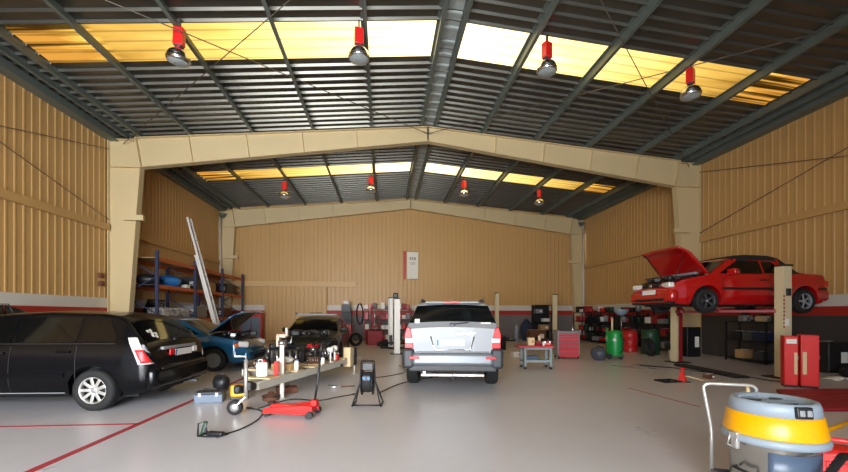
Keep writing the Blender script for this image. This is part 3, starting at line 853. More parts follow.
# --- red convertible raised on the two-post lift, bonnet open
LIFT = 1.455
def red_convertible():
    paint = pm('car_red', '#ae0d0f', 0.25, 0.0, 0.05, 9, coat=0.7)
    hood = pm('soft_top_cloth', '#121214', 0.8, 0, 0.15, 20)
    t = thing('convertible_car', 'red convertible with black soft top raised on the lift, bonnet open', 'car', (10.98, 9.5, LIFT), pi)
    b = Body(4.2, [(0, .70), (.03, .88), (.10, .97), (.3, .99), (.72, 1.0), (.86, 1.03), (1.25, 1.40), (1.5, 1.465), (2.1, 1.48), (2.42, 1.43), (2.6, 1.35), (3.22, .97), (3.35, .94), (3.9, .83), (4.12, .70), (4.2, .58)],
             [(0, .66), (.05, .84), (.2, .92), (.8, .945), (3.2, .90), (3.35, .89), (3.9, .78), (4.12, .64), (4.2, .52)],
             [(0, .70), (.03, .76), (.12, .81), (.4, .845), (1, .86), (3.3, .855), (3.85, .82), (4.1, .74), (4.2, .66)],
             [(0, .30), (.3, .22), (3.8, .2), (4.2, .26)], (0.74, 3.32), 0.295, 0.37, tumble=0.38, sw=0.03)
    b.shell('body', paint, t, [paint, hood], lambda c: 1 if (.80 < c.x < 2.55 and c.z > (1.30 if c.x > 1.3 else .955)) else 0)
    underbody(b, t)
    b.top_patch('windscreen', M_glassdark, t, 2.66, 3.18, 0.95, 0.008)
    b.top_patch('rear_window', M_glassdark, t, 0.95, 1.2, 0.7, 0.01)
    m = MB(); m.box((3.05, 0, 1.10), (.02, 1.1, .02)); 
    for sd in (-1, 1):
        b.side_patch('side_window', M_glassdark, t, 1.30, 1.78, lambda x: .965, lambda x: min(1.27, .98 + (x - 1.25) * 1.1), sd)
        b.side_patch('side_window', M_glassdark, t, 1.83, 2.95, lambda x: .955, lambda x: max(.96, min(1.29, 1.29 - (x - 2.4) * .58)), sd)
        b.side_patch('side_moulding', M_black, t, 1.1, 2.95, lambda x: .56, lambda x: .62, sd, .014)
        b.side_patch('side_moulding', M_black, t, 0.08, .36, lambda x: .56, lambda x: .62, sd, .014)
        b.side_patch('sill_trim', paint, t, 1.13, 2.93, lambda x: .23, lambda x: .31, sd, .012)
        door_lines(b, t, (1.70, 2.93), .3, lambda x: .92, sd); handle(b, t, 1.86, .80, sd, M_black)
        mirror_wing(t, b, 2.72, .94, sd, paint, 1.1)
        for xw in b.wheels: wheel(t, xw, sd * 0.765, 0.295, 0.19, sd, 'alloy', 5, rimmat=M_darkgrey if xw > 2 else M_grey)
        # headlamp, indicator, fog strip
        m = MB(); m.box((4.09, sd * .52, .685), (.14, .40, .135), rotz(-sd * .22), bev=.035); l = m.build('head_lamp', M_lampclear, t)
        m = MB(); m.box((4.155, sd * .45, .50), (.05, .36, .06), rotz(-sd * .14), bev=.01); m.build('bumper_lamp', M_grey, t)
        m = MB(); m.box((.03, sd * .62, .72), (.09, .28, .16), bev=.02); m.build('tail_lamp', M_lampred, t)
    m = MB(); m.box((4.10, 0, .42), (.24, 1.60, .30), bev=.09); bp = m.build('front_bumper', paint, t)
    m = MB(); m.box((4.215, 0, .33), (.03, 1.1, .07), bev=.01); m.box((4.12, 0, .255), (.16, 1.45, .06), bev=.02); m.build('front_spoiler', M_black, bp)
    m = MB(); m.box((4.145, 0, .685), (.05, .66, .11), bev=.015)
    g = m.build('grille', M_black, t)
    m = MB(); m.lathe([(.055, 0), (.055, .012), (.045, .018)], (4.165, 0, .69), roty(pi / 2), 20); m.build('round_badge', M_steel, g)
    plate(t, (4.225, 0, .525), .52, .115, rotz(pi / 2))
    m = MB(); m.box((.07, 0, .45), (.22, 1.58, .3), bev=.08); m.build('rear_bumper', paint, t)
    b.top_patch('engine_bay', M_iron, t, 3.26, 4.02, .93, .012)
    m = MB(); engine_bits(m, 3.4, 3.95, .5, .82, 16, random.Random(3), .09); m.build('engine', [M_iron, M_black, M_darkgrey], t)
    h = b.top_patch('bonnet', paint, t, 3.22, 4.12, 1.0, .016, hinge=(3.22, .98, -radians(60)), thick=.03)
    m = MB(); m.box((3.36, 0, .985), (.12, 1.1, .06), bev=.015); m.build('scuttle_panel', M_grey, t)
    m = MB(); m.cyl((3.95, .55, .80), (3.62, .55, 1.55), .008, 6); m.build('bonnet_stay', M_black, t)
red_convertible()

# ------------------------------------------------------------------ high-bay lamps
def high_bay():
    t = thing('high_bay_lamp', 'x x x x', 'lamp', (0, 0, 0), 0, 'high-bay lamps under the roof')
    m = MB(); m.box((0, 0, 0.085), (0.03, 0.05, 0.19)); m.build('bracket', M_darkgrey, t)
    m = MB(); m.box((0, 0, -0.17), (0.19, 0.15, 0.34), bev=0.012)
    g = m.build('ballast_box', M_redb, t)
    m = MB(); m.box((0, 0, -0.353), (0.15, 0.12, 0.03)); m.build('ballast_cap', M_darkgrey, g)
    m = MB(); m.lathe([(0.06, -0.36), (0.075, -0.40), (0.15, -0.44), (0.205, -0.50), (0.225, -0.57), (0.22, -0.62), (0.205, -0.66), (0.20, -0.66), (0.215, -0.61), (0.2, -0.5), (0.14, -0.45), (0.07, -0.41)], seg=28, cap=False)
    r = m.build('reflector', M_chrome, t)
    m = MB(); m.lathe([(0.205, -0.655), (0.15, -0.69), (0.07, -0.705), (0, -0.708)], seg=24, cap=False); m.build('glass_lens', pm('lamp_glass', '#aab4b4', 0.08, 0.3, 0.05, 8), r)
    m = MB(); m.lathe([(0.228, -0.59), (0.232, -0.60), (0.228, -0.61)], seg=28, cap=False); m.build('clamp_ring', M_steel, r)
    return t
def hang(px, py):
    r1 = (px - 424) / FPX; d = 2.0
    while d < 40:
        x = d * (r1 * cos(YAW) + sin(YAW)); z = CAM_H + (314.2 - py) / FPX * d
        if z >= roof_z(x) - 0.02: break
        d += 0.01
    for px_ in [RIDGE_X - 1.9 * k for k in range(1, 5)] + [RIDGE_X + 1.88 * k for k in range(1, 5)]:
        if abs(x - px_) < 0.10: x = px_ + (0.10 if x > px_ else -0.10)
    return Vector((x, d * (cos(YAW) - r1 * sin(YAW)), roof_z(x) - 0.02))
lamp0 = None
row1 = ['over the estate car', 'second from the estate car side', 'above and beside the silver car', 'over the lifted red car']
for i, (px, py) in enumerate(((178, 28), (359, 29), (547, 43), (690, 69))):
    lb = 'red-topped glass high-bay lamp in the large front row, ' + row1[i]
    p = hang(px, py)
    if lamp0 is None: lamp0 = high_bay(); lamp0.location = p; lamp0['label'] = lb; lamp0.rotation_euler = (0.10, 0.10, 0)
    else: dup(lamp0, p, 0.2 * i, lb)
row2 = ['above the ladder side', 'above the lift with two white posts', 'beside the ridge, over the silver car', 'towards the red car']
for i, (px, py) in enumerate(((286, 182), (371, 177), (464, 181), (539, 190))):
    dup(lamp0, hang(px, py), 0.3 * i, 'small red-topped high-bay lamp in the rear bay, ' + row2[i])

# ------------------------------------------------------------------ pallet rack, ladder and what the rack holds
def pallet_rack():
    t = thing('pallet_rack', 'navy and orange pallet rack along the wall behind the ladder', 'rack', (-7.3, 13.6, 0))
    ys = (0, 2.6, 5.2, 7.75)
    for i, y in enumerate(ys):
        m = MB(); H = 3.5
        for x in (0, -1.02):
            m.box((x, y, H / 2), (0.09, 0.08, H)); m.box((x, y, 0.01), (0.16, 0.14, 0.02))
        for k in range(5):
            z = 0.2 + k * 0.62
            m.bar((0, y, z), (-1.02, y, z + (0.6 if k % 2 == 0 else 0.0) + (0.0)), 0.03, 0.03) if k % 2 == 0 else m.bar((-1.02, y, z), (0, y, z + 0.6), 0.03, 0.03)
        m.build('upright_frame', M_navy, t)
    for (ya, yb) in zip(ys, ys[1:]):
        for z in (1.22, 2.34, 3.22):
            for x in (0, -1.02):
                m = MB(); m.box((x, (ya + yb) / 2, z), (0.05, yb - ya - 0.08, 0.13), bev=0.006); m.build('beam', M_orange, t)
            m = MB(); m.box((-0.51, (ya + yb) / 2, z + 0.055), (0.97, yb - ya - 0.1, 0.018)); m.build('shelf_deck', M_tan if z > 3 else M_darkgrey, t)
    return t
pallet_rack()
def ladder():
    # leans across the front of the rack
    t = thing('ladder', 'long aluminium extension ladder leaning on the pallet rack', 'ladder', (0, 0, 0))
    foot, top = Vector((-6.28, 16.2, 0.02)), Vector((-7.6, 16.2, 5.15))
    d = (top - foot).normalized(); n = Vector((d.z, 0, -d.x))
    for q, (o, s0, s1, w) in enumerate(((0.0, 0.0, 0.72, 0.30), (0.07, 0.12, 1.0, 0.26))):
        a, b = foot + (top - foot) * s0 + n * o, foot + (top - foot) * s1 + n * o
        for sd in (-1, 1):
            m = MB(); m.bar(a + Vector((0, sd * w / 2, 0)), b + Vector((0, sd * w / 2, 0)), 0.032, 0.07, up=n); m.build('stile', M_white, t)
        m = MB(); k = int((b - a).length / 0.28)
        for i in range(1, k):
            p = a + (b - a) * i / k; m.cyl(p - Vector((0, w / 2, 0)), p + Vector((0, w / 2, 0)), 0.017, 8)
        m.build('rung_lattice', M_alu, t)
    for sd in (-1, 1):
        m = MB(); m.box(foot + Vector((0, sd * .15, 0.02)), (0.06, 0.04, 0.07)); m.build('foot', M_rubber, t)
    # two rungs' worth of strap and a hook where it meets the rack beam
    m = MB(); p = foot + (top - foot) * 0.655; m.box(p - n * 0.05, (0.06, 0.3, 0.03)); m.build('rack_hook', M_steel, t)
ladder()
def lump(name, label, cat, c, size, mat, seed=1, group=None, rz=0.0):
    """a soft bag or cover: a rounded, sagging heap"""
    t = thing(name, label, cat, c, rz, group)
    r = random.Random(seed); m = MB(); rows = []
    for i in range(9):
        v = i / 8; row = []
        for k in range(17):
            u = 2 * pi * k / 16
            rr = (sin(pi * min(1, .12 + v * .88)) ** .5) if v < .999 else 0.02
            w = 1 + .08 * sin(3 * u + seed) + .06 * sin(5 * u + 2 * v + seed)
            row.append((size[0] / 2 * cos(u) * rr * w, size[1] / 2 * sin(u) * rr * w, size[2] * (1 - (1 - v) ** 1.4) * (1 - .08 * sin(2 * u + seed) * v)))
        row[-1] = row[0]
        rows.append(row)
    m.grid(rows); bmesh.ops.remove_doubles(m.bm, verts=m.bm.verts[:], dist=1e-5)
    m.build('shell', mat, t, sub=1)
    m = MB(); m.tube([(-size[0] * .2, 0, size[2] * .93), (-size[0] * .08, 0, size[2] * 1.08), (size[0] * .08, 0, size[2] * 1.08), (size[0] * .2, 0, size[2] * .93)], 0.012, 6); m.build('carry_strap', M_black, t)
    return t
def carton(name, label, cat, c, size, mat, rz=0, group=None, lid=None, flap=True):
    t = thing(name, label, cat, c, rz, group)
    m = MB(); m.box((0, 0, size[2] / 2), size, bev=min(size) * .04); m.build('carton', mat, t)
    if flap:
        m = MB(); m.box((0, 0, size[2] + .003), (size[0] * .98, .05, .006)); m.build('tape_strip', lid or M_paper, t)
        m = MB(); m.box((size[0] * .2, -size[1] / 2 - .002, size[2] * .5), (size[0] * .3, .004, size[2] * .35)); m.build('paper_label', lid or M_paper, t)
    return t
RX = -7.78
lump('sports_bag', 'blue bag on the upper rack level beside the ladder', 'bag', (RX + .1, 15.1, 2.405), (.75, .9, .42), M_blue, 2)
lump('dark_sack', 'dark sack slumped on the upper rack level beside the blue bag', 'sack', (RX, 13.95, 2.405), (.7, .55, .34), M_black, 3)
carton('white_box', 'small white box under the blue bag\'s edge on the upper rack level', 'box', (RX + .3, 15.82, 2.405), (.2, .3, .14), M_paper)
carton('storage_box', 'dark box on the upper rack level behind the ladder', 'box', (RX, 17.1, 2.405), (.7, .8, .5), M_darkgrey)
carton('storage_box', 'brown carton on the upper rack level, second beyond the ladder', 'box', (RX, 18.2, 2.405), (.6, .7, .42), M_tan)
carton('storage_box', 'charcoal box at the back-wall end of the upper rack level', 'box', (RX, 20.2, 2.405), (.7, 1.0, .5), M_black)
def parts_crate():
    t = thing('wire_crate', 'long pale speckled crate of parts on the lower rack level', 'crate', (RX + .2, 14.9, 1.285))
    m = MB(); m.box((0, 0, .012), (.5, 1.7, .02))
    for sx in (-1, 1):
        for k in range(22): m.box((sx * .25, -.85 + 1.7 * k / 21, .18), (.008, .012, .36))
        for k in range(7): m.box((sx * .25, 0, .02 + .34 * k / 6), (.008, 1.7, .012))
    for sy in (-1, 1):
        for k in range(8): m.box((-.25 + .5 * k / 7, sy * .85, .18), (.012, .008, .36))
        for k in range(7): m.box((0, sy * .85, .02 + .34 * k / 6), (.5, .008, .012))
    m.build('wire_mesh', M_alu, t)
    r = random.Random(5); m = MB()
    for k in range(70):
        m.mi = r.choice((0, 0, 1, 2)); q = r.uniform(.05, .11)
        m.box((r.uniform(-.19, .19), r.uniform(-.8, .8), r.uniform(.06, .3)), (q, q * 1.2, q), rotz(r.uniform(0, 3)))
    o = m.build('loose_parts', [M_white, M_grey, M_iron], t); o['kind'] = 'stuff'
parts_crate()
def car_glass_panel():
    t = thing('windscreen_panel', 'dark spare windscreen laid on the lower rack level behind the pale crate', 'car windscreen', (RX - .18, 14.7, 1.285))
    m = MB(); rows = [[(-.12 + .5 * (j / 8) * .35 + .06 * cos(3 * (i / 8 - .5)), (i / 8 - .5) * (1.35 - .3 * j / 8), .03 + .62 * j / 8) for j in range(9)] for i in range(9)]
    m.grid(rows); g = m.build('glass', M_glassdark, t, solid=.008)
    m = MB(); m.tube([rows[i][8] for i in range(9)], .012, 6); m.tube([rows[i][0] for i in range(9)], .012, 6); m.build('rubber_seal_edge', M_rubber, t)
car_glass_panel()
carton('storage_box', 'grey carton on the lower rack level, just beyond the ladder', 'box', (RX, 17.2, 1.285), (.6, .9, .5), M_grey)
carton('storage_box', 'rust-coloured carton on the lower rack level at its back-wall end', 'box', (RX, 20.0, 1.285), (.6, .9, .45), M_rust)

# ------------------------------------------------------------------ two-post lifts
def lift_posts(name, label, posts, H, w, colA, red=None, inward=(1, 0), arm=0.9, arm_z=None, motor=True, detail=True):
    p0 = Vector(posts[0]); t = thing(name, label, 'car lift', p0)
    for i, p in enumerate(posts):
        q = Vector(p) - p0; other = Vector(posts[1 - i]) - Vector(p); u = other.normalized()
        s = Vector((-u.y, u.x, 0))
        R = Matrix((u, s, Vector((0, 0, 1)))).transposed()
        m = MB(); Hh = H[i] if isinstance(H, tuple) else H
        # C-section column open towards its partner
        m.box(q + u * (-w * .35) + Vector((0, 0, Hh / 2)), (w * .3, w, Hh), R)
        for sg in (-1, 1): m.box(q + s * sg * w * .44 + Vector((0, 0, Hh / 2)) + u * w * .1, (w * .75, w * .12, Hh), R)
        m.build('post', colA, t)
        m = MB(); m.box(q + Vector((0, 0, .012)) + u * .05, (w * 2.2, w * 2.4, .024), R); m.build('base_plate', M_iron, t)
        m = MB(); m.box(q + Vector((0, 0, Hh + .02)) + u * -.02, (w * 1.1, w * 1.05, .04), R); m.build('top_cap', M_black, t)
        zc = arm_z if arm_z else .2
        m = MB(); m.box(q + u * w * .25 + Vector((0, 0, zc + .1)), (w * .5, w * .7, .45), R, bev=.01); m.build('carriage', M_redpost if red else M_iron, t)
        if red is not None and i in red:
            m = MB(); m.box(q + u * (w * .5) + s * red[i] * w * .24 + Vector((0, 0, Hh / 2)), (.025, w * .5, Hh * .98), R); m.build('side_cover', M_redpost, t)
        for sg in (-1, 1):
            e = q + u * arm + s * sg * arm * (.75 if detail else .9) + Vector((0, 0, zc)); st = q + u * w * .4 + s * sg * w * .3 + Vector((0, 0, zc))
            m = MB(); m.bar(st, e, .09, .07, bev=.01); m.lathe([(.055, .03), (.06, .06), (.055, .085)], e, seg=14); m.build('arm', M_redpost if red else M_iron, t)
    return t
gl = lift_posts('car_lift', 'cream and red two-post lift holding up the red convertible', [(8.93, 8.02, 0), (8.7, 10.98, 0)], (2.50, 2.50), 0.21, M_postcream, {1: 1}, arm=.92, arm_z=1.50)
# control box, safety strip and markings on the post next to the red cabinet
m = MB(); m.box((-.0, -.13, 1.92), (.09, .05, .16), bev=.01); m.build('switch_box', M_black, gl)
m = MB()
for k in range(9): m.box((-.09, -.11, 1.15 + k * .085), (.03, .006, .05))
m.build('warning_label_stripe', M_redpost, gl)
m = MB(); m.box((-.03, -.117, 1.25), (.1, .012, .16)); m.build('data_plate', M_paper, gl)
wl = lift_posts('car_lift', 'slim white two-post lift standing between the trailer and the silver car', [tuple(GP(397, 354)), (0.30, 17.2, 0)], (1.97, 2.12), 0.20, M_white, None, arm=.6, detail=False)
m = MB(); m.box((-.05, 0, 2.10), (.18, .2, .2), bev=.04); m.box((-.02, 0, 1.99), (.1, .12, .06)); m.build('motor_unit', M_black, wl)
lift_posts('car_lift', 'slim cream two-post lift against the back wall beyond the silver car', [(5.4, 18.5, 0), (8.2, 18.3, 0)], (2.42, 2.36), 0.17, M_postcream, None, arm=.7, detail=False)

# ------------------------------------------------------------------ boat trailer with its load
def trailer():
    T = Vector((-1.95, 5.95, 0)); dv = Vector((1.22, 3.62, 0)).normalized(); n = Vector((-dv.y, dv.x, 0))
    t = thing('boat_trailer', 'pale steel boat trailer frame with winch post and jockey wheel, loaded with engine parts', 'trailer', T)
    z = 0.34
    def P(s, o, zz=z): return dv * s + n * o + Vector((0, 0, zz))
    A = P(0.0, 0)
    pale = pm('trailer_galv', '#cbc5b8', 0.5, 0.25, 0.14, 9)
    R0, R1 = P(.45, .06), P(4.1, .0)
    m = MB(); m.bar(P(.25, .04), P(4.25, 0), .07, .12, bev=.008); m.build('side_rail', pale, t)
    m = MB(); m.bar(P(.25, .12), P(1.5, 1.2), .06, .12, bev=.008); m.bar(P(1.45, 1.2), P(4.15, 1.25), .06, .12, bev=.008); m.build('side_rail', pale, t)
    for s in (1.5, 2.6, 3.6):
        m = MB(); m.bar(P(s, 0, z + .0), P(s, 1.22, z), .06, .09); m.build('cross_member', pale, t)
    m = MB(); m.bar(P(-.05, .08), P(.5, .1), .09, .1, bev=.01); m.box(P(-.12, .08, z + .02), (.1, .12, .12), bev=.03); m.build('coupling', M_iron, t)
    # jockey wheel on a clamp tube with a crank on top
    jb = Vector((0, -.10, 0)) + n * 0.0
    m = MB(); m.cyl(jb + Vector((0, 0, .22)), jb + Vector((0, 0, .78)), .026, 12)
    m.tube([jb + Vector((0, 0, .78)), jb + Vector((0, 0, .83)), jb + Vector((-.15, 0, .83)), jb + Vector((-.15, 0, .90))], .012, 8); j = m.build('jockey_post', M_alu, t)
    m = MB(); m.box(jb + Vector((0.02, .06, .40)), (.1, .14, .12), bev=.01); m.build('clamp_block', M_iron, j)
    R = Matrix.Rotation(pi / 2, 3, 'X') 
    c = jb + Vector((-.15, -.0, .108))
    m = MB(); m.lathe([(.06, -.035), (.09, -.04), (.106, -.025), (.108, 0), (.106, .025), (.09, .04), (.06, .035)], c, R, 24, cap=False); w = m.build('wheel', M_rubber, t)
    m = MB(); m.lathe([(0, -.03), (.062, -.03), (.07, 0), (.062, .03), (0, .03)], c, R, 20); m.build('rim', M_alu, w)
    m = MB(); m.bar(c + Vector((0, -.05, 0)), jb + Vector((0, -.03, .26)), .03, .02); m.bar(c + Vector((0, .05, 0)), jb + Vector((0, .03, .26)), .03, .02); m.build('wheel_fork', M_alu, j)
    # winch post
    wp = P(1.0, .09)
    m = MB(); m.box(wp + Vector((0, 0, .15)), (.07, .07, .95), bev=.008); m.bar(wp + Vector((0, 0, .45)), P(1.5, .35, z + .06), .05, .05); p = m.build('winch_post', pale, t)
    m = MB(); m.lathe([(.07, -.06), (.05, -.055), (.05, .055), (.07, .06)], wp + Vector((.0, 0, .60)), roty(pi / 2), 16); m.tube([wp + Vector((.09, 0, .6)), wp + Vector((.14, 0, .6)), wp + Vector((.16, 0, .72))], .011, 6); m.build('winch_drum', M_steel, p)
    m = MB(); m.box(wp + Vector((-.02, .04, .72)), (.17, .1, .07), bev=.02); m.box(wp + Vector((-.07, .0, .64)), (.05, .07, .2), bev=.01); m.box(wp + Vector((.07, .02, .79)), (.05, .07, .16), bev=.02); m.build('bow_stop', pm('worn_fitting', '#b99a86', .5, .3, .25, 14), p)
    # axle, wheels, keel rollers
    m = MB(); m.bar(P(3.1, -.05, .3), P(3.1, 1.3, .3), .06, .06); m.build('axle', M_iron, t)
    for o in (1.42,):
        c = P(3.1, o, .28); Rw = Matrix((dv, Vector((0, 0, 1)), n)).transposed()
        m = MB(); m.lathe([(.15, -.07), (.25, -.075), (.28, -.05), (.28, .05), (.25, .075), (.15, .07)], c, Rw, 26, cap=False); w = m.build('wheel', M_rubber, t)
        m = MB(); m.lathe([(0, -.05), (.15, -.06), (.16, 0), (.15, .06), (0, .04)], c, Rw, 20); m.build('rim', M_grey, w)
    for s, hh in ((2.75, .30), (2.95, .32)):
        m = MB(); q = P(s, .06); m.bar(q, q + Vector((0, 0, hh)), .03, .03, up=(0, 1, 0)); m.lathe([(0, -.07), (.05, -.06), (.06, 0), (.05, .06), (0, .07)], q + Vector((0, 0, hh + .03)), roty(pi / 2) @ rotx(.4), 14); m.build('roller', M_white, t)
    m = MB(); m.box(P(3.55, .0, z + .10), (.17, .20, .44), rotz(-.3), bev=.012); m.build('bunk_board', M_wood, t)
    m = MB(); m.box(P(3.72, -.06, z + .10), (.1, .16, .42), rotz(-.3), bev=.02); m.build('tail_bracket', M_black, t)
    m = MB(); m.cyl(P(1.0, .09, 0), P(1.0, .09, z), .025, 10); m.lathe([(.07, 0), (.07, .012)], P(1.0, .09, 0), seg=14); m.build('prop_stand', pale, t)
    m = MB(); m.cyl(P(3.9, .0, 0), P(3.9, .0, z), .025, 10); m.lathe([(.07, 0), (.07, .012)], P(3.9, .0, 0), seg=14); m.build('prop_stand', pale, t)
    # load
    top = z + .065
    def on(s, o, dz=0): q = P(s, o, top + dz); return T + q
    # load boards carry the pieces between the rails
    m = MB()
    for s in (.66, 1.4, 2.0, 2.33, 2.85, 3.0, 3.4): m.bar(P(s, -.02, z + .075), P(s, 1.25 if s > 1.45 else (1.0 if s > 1 else .42), z + .075), .22 if s > 1 else .36, .02)
    m.build('plank_deck', M_wood, t)
    top = z + .087
    c = on(.62, .30); c.z = z + .06
    return on
on = trailer()
def engine_block(name, label, c, rz, s=1.0, col=(M_iron, M_steel, M_black), seed=1):
    t = thing(name, label, 'engine', c, rz)
    m = MB(); m.box((0, 0, .15 * s), (.5 * s, .34 * s, .3 * s), bev=.03 * s); m.box((.3 * s, 0, .14 * s), (.16 * s, .26 * s, .24 * s), bev=.05 * s); m.build('block', col[0], t)
    m = MB(); m.box((0, .02 * s, .34 * s), (.44 * s, .16 * s, .09 * s), bev=.025 * s); m.build('rocker_cover', col[2], t)
    for k in range(4):
        m = MB(); x = (-.17 + .11 * k) * s; m.tube([(x, -.17 * s, .24 * s), (x, -.26 * s, .26 * s), (x, -.30 * s, .18 * s), (x * .7, -.30 * s, .08 * s)], .024 * s, 8); m.build('manifold_pipe', col[1], t)
    m = MB(); R = roty(-pi / 2); m.lathe([(.0, .26 * s), (.09 * s, .26 * s), (.095 * s, .28 * s), (.09 * s, .30 * s), (0, .30 * s)], (0, 0, .12 * s), R, 18); m.lathe([(0, .26 * s), (.055 * s, .26 * s), (.055 * s, .29 * s), (0, .29 * s)], (0, -.1 * s, .27 * s), R, 14); m.build('pulley_wheel', M_steel, t)
    m = MB(); r = random.Random(seed)
    for k in range(6): 
        x, y = r.uniform(-.2, .2) * s, r.uniform(-.15, .15) * s
        m.tube([(x, y, .3 * s), (x + .05, y - .08, .42 * s), (x + r.uniform(-.15, .15), y + r.uniform(-.1, .1), .36 * s)], .012 * s, 6)
    m.build('hose', M_black, t)
    return t
engine_block('engine_block', 'oily dark engine lying on the trailer under the dark hatchback\'s windscreen', on(2.0, .72), .5, 1.1, seed=3)
engine_block('engine_block', 'dark engine with red top on the trailer beside the white rollers', on(2.85, .45), 1.1, .95, (M_iron, M_steel, M_red), seed=7)
engine_block('gearbox', 'smaller oily gearbox with pale pipes at the far end of the trailer load', on(3.42, .8), 1.9, .85, (M_black, M_alu, M_iron), seed=11)
engine_block('machine_part', 'small rust-brown machine part on the trailer between the big engine and the red-topped one', on(2.42, .28), .3, .42, (M_rust, M_steel, M_iron), seed=13)
engine_block('machine_part', 'small bare metal machine part at the tail of the trailer by the bunk board', on(3.0, .95), 2.2, .6, (M_steel, M_wood, M_black), seed=14)
engine_block('machine_part', 'pinkish bare metal machine part on the trailer beside the brown carton', on(1.48, .85), .9, .42, (pm('raw_casting', '#b39080', .5, .3, .25, 14), M_steel, M_iron), seed=15)
def canister(name, label, c, rz, size, mat, cap, grip=True):
    t = thing(name, label, 'bottle', c, rz)
    w, d, h = size
    m = MB(); m.box((0, 0, h * .43), (w, d, h * .86), bev=min(w, d) * .2); m.build('body', mat, t)
    m = MB(); m.lathe([(w * .16, h * .84), (w * .16, h * .98), (w * .1, h)], (w * .2, 0, 0), seg=14); m.build('cap', cap, t)
    if grip: m = MB(); m.tube([(-w * .3, 0, h * .84), (-w * .3, 0, h * 1.0), (0, 0, h * 1.02), (.06 * w, 0, h * .85)], w * .06, 8); m.build('grip', mat, t)
    return t
canister('plastic_canister', 'white plastic canister standing at the drawbar end of the trailer', on(.60, .20), .3, (.17, .13, .27), M_white, M_red)
canister('fluid_bottle', 'red fluid bottle beside the white canister on the trailer', on(.78, .06), .3, (.07, .07, .27), M_redb, M_white, False)
canister('fluid_bottle', 'small white spray bottle just behind the winch post on the trailer', on(1.36, .04), .3, (.07, .06, .2), M_paper, M_blue, False)
carton('cardboard_box', 'low open brown carton behind the winch post on the trailer', 'box', on(1.42, .28), (.32, .40, .12), M_tan, 1.2)
lump('rag', 'crumpled white rag on the brown carton on the trailer', 'cloth', on(1.42, .28, .127), (.3, .26, .10), M_paper, 4)
carton('parts_tray', 'dark blue-grey parts tray on the trailer planks beside the rail', 'tray', on(2.45, 1.05), (.3, .3, .10), M_toolblue, 1.25, flap=False)
for k, (s, o, c, lb) in enumerate(((2.30, .02, M_white, 'white float carburettor cup by the trailer rail, beside the red engine'), (3.0, .04, M_red, 'red oil filter can on the trailer between engine and gearbox'), (3.3, .18, M_paper, 'white filter can at the trailer end near the wooden bunk board'))):
    t = thing('filter_can', lb, 'filter can', on(s, o)); m = MB(); m.lathe([(.05, 0), (.055, .01), (.055, .11), (.045, .125), (0, .13)], seg=18); m.build('can', c, t)
    m = MB(); m.lathe([(.0, .13), (.02, .131), (.02, .145), (0, .146)], seg=12); m.build('cap', M_steel, t)

# ------------------------------------------------------------------ floor things around the trailer
def floor_jack():
    a, b = GP(266, 415), GP(319, 416)
    d = (b - a); rz = atan2(d.y, d.x)
    t = thing('trolley_jack', 'long red trolley jack with raised black handle on the floor', 'jack', (a + b) / 2, rz)
    L = .80
    for sy in (-1, 1):
        m = MB(); m.prism([(-L * .48, sy * .10, .05), (-L * .45, sy * .10, .12), (-L * .1, sy * .11, .145), (L * .25, sy * .13, .17), (L * .42, sy * .14, .16), (L * .42, sy * .14, .05)], (0, -.012, 0), (0, .012, 0)); m.build('side_frame', M_redb, t)
    m = MB(); m.box((L * .15, 0, .12), (.36, .2, .06), bev=.01); m.cyl((L * .1, 0, .12), (L * .42, 0, .13), .055, 14); m.build('hydraulic_unit', M_red, t)
    m = MB(); m.bar((L * .1, 0, .13), (-L * .36, 0, .145), .10, .05, bev=.01); m.build('lifting_arm', M_redb, t)
    m = MB(); m.lathe([(.03, .15), (.06, .175), (.062, .19), (.05, .195)], (-L * .37, 0, 0), seg=18); m.build('saddle', M_iron, t)
    for x, r, w in ((-L * .43, .045, .19), (L * .38, .05, .06)):
        for sy in ((0,) if w > .1 else (-1, 1)):
            m = MB(); m.cyl((x, sy * .17 - w / 2, r), (x, sy * .17 + w / 2, r), r, 18); m.build('wheel', M_iron, t)
    m = MB(); m.box((L * .40, 0, .185), (.09, .12, .09), bev=.015); m.build('handle_socket', M_redb, t)
    tip = GP(324.5, 372); 
    m = MB(); m.tube([(L * .40, 0, .2), (L * .44, .05, .50), (L * .475, .12, 1.0)], .016, 10); m.tube([(L * .467, .105, .86), (L * .477, .122, 1.02)], .02, 10); m.build('handle', M_black, t)
floor_jack()
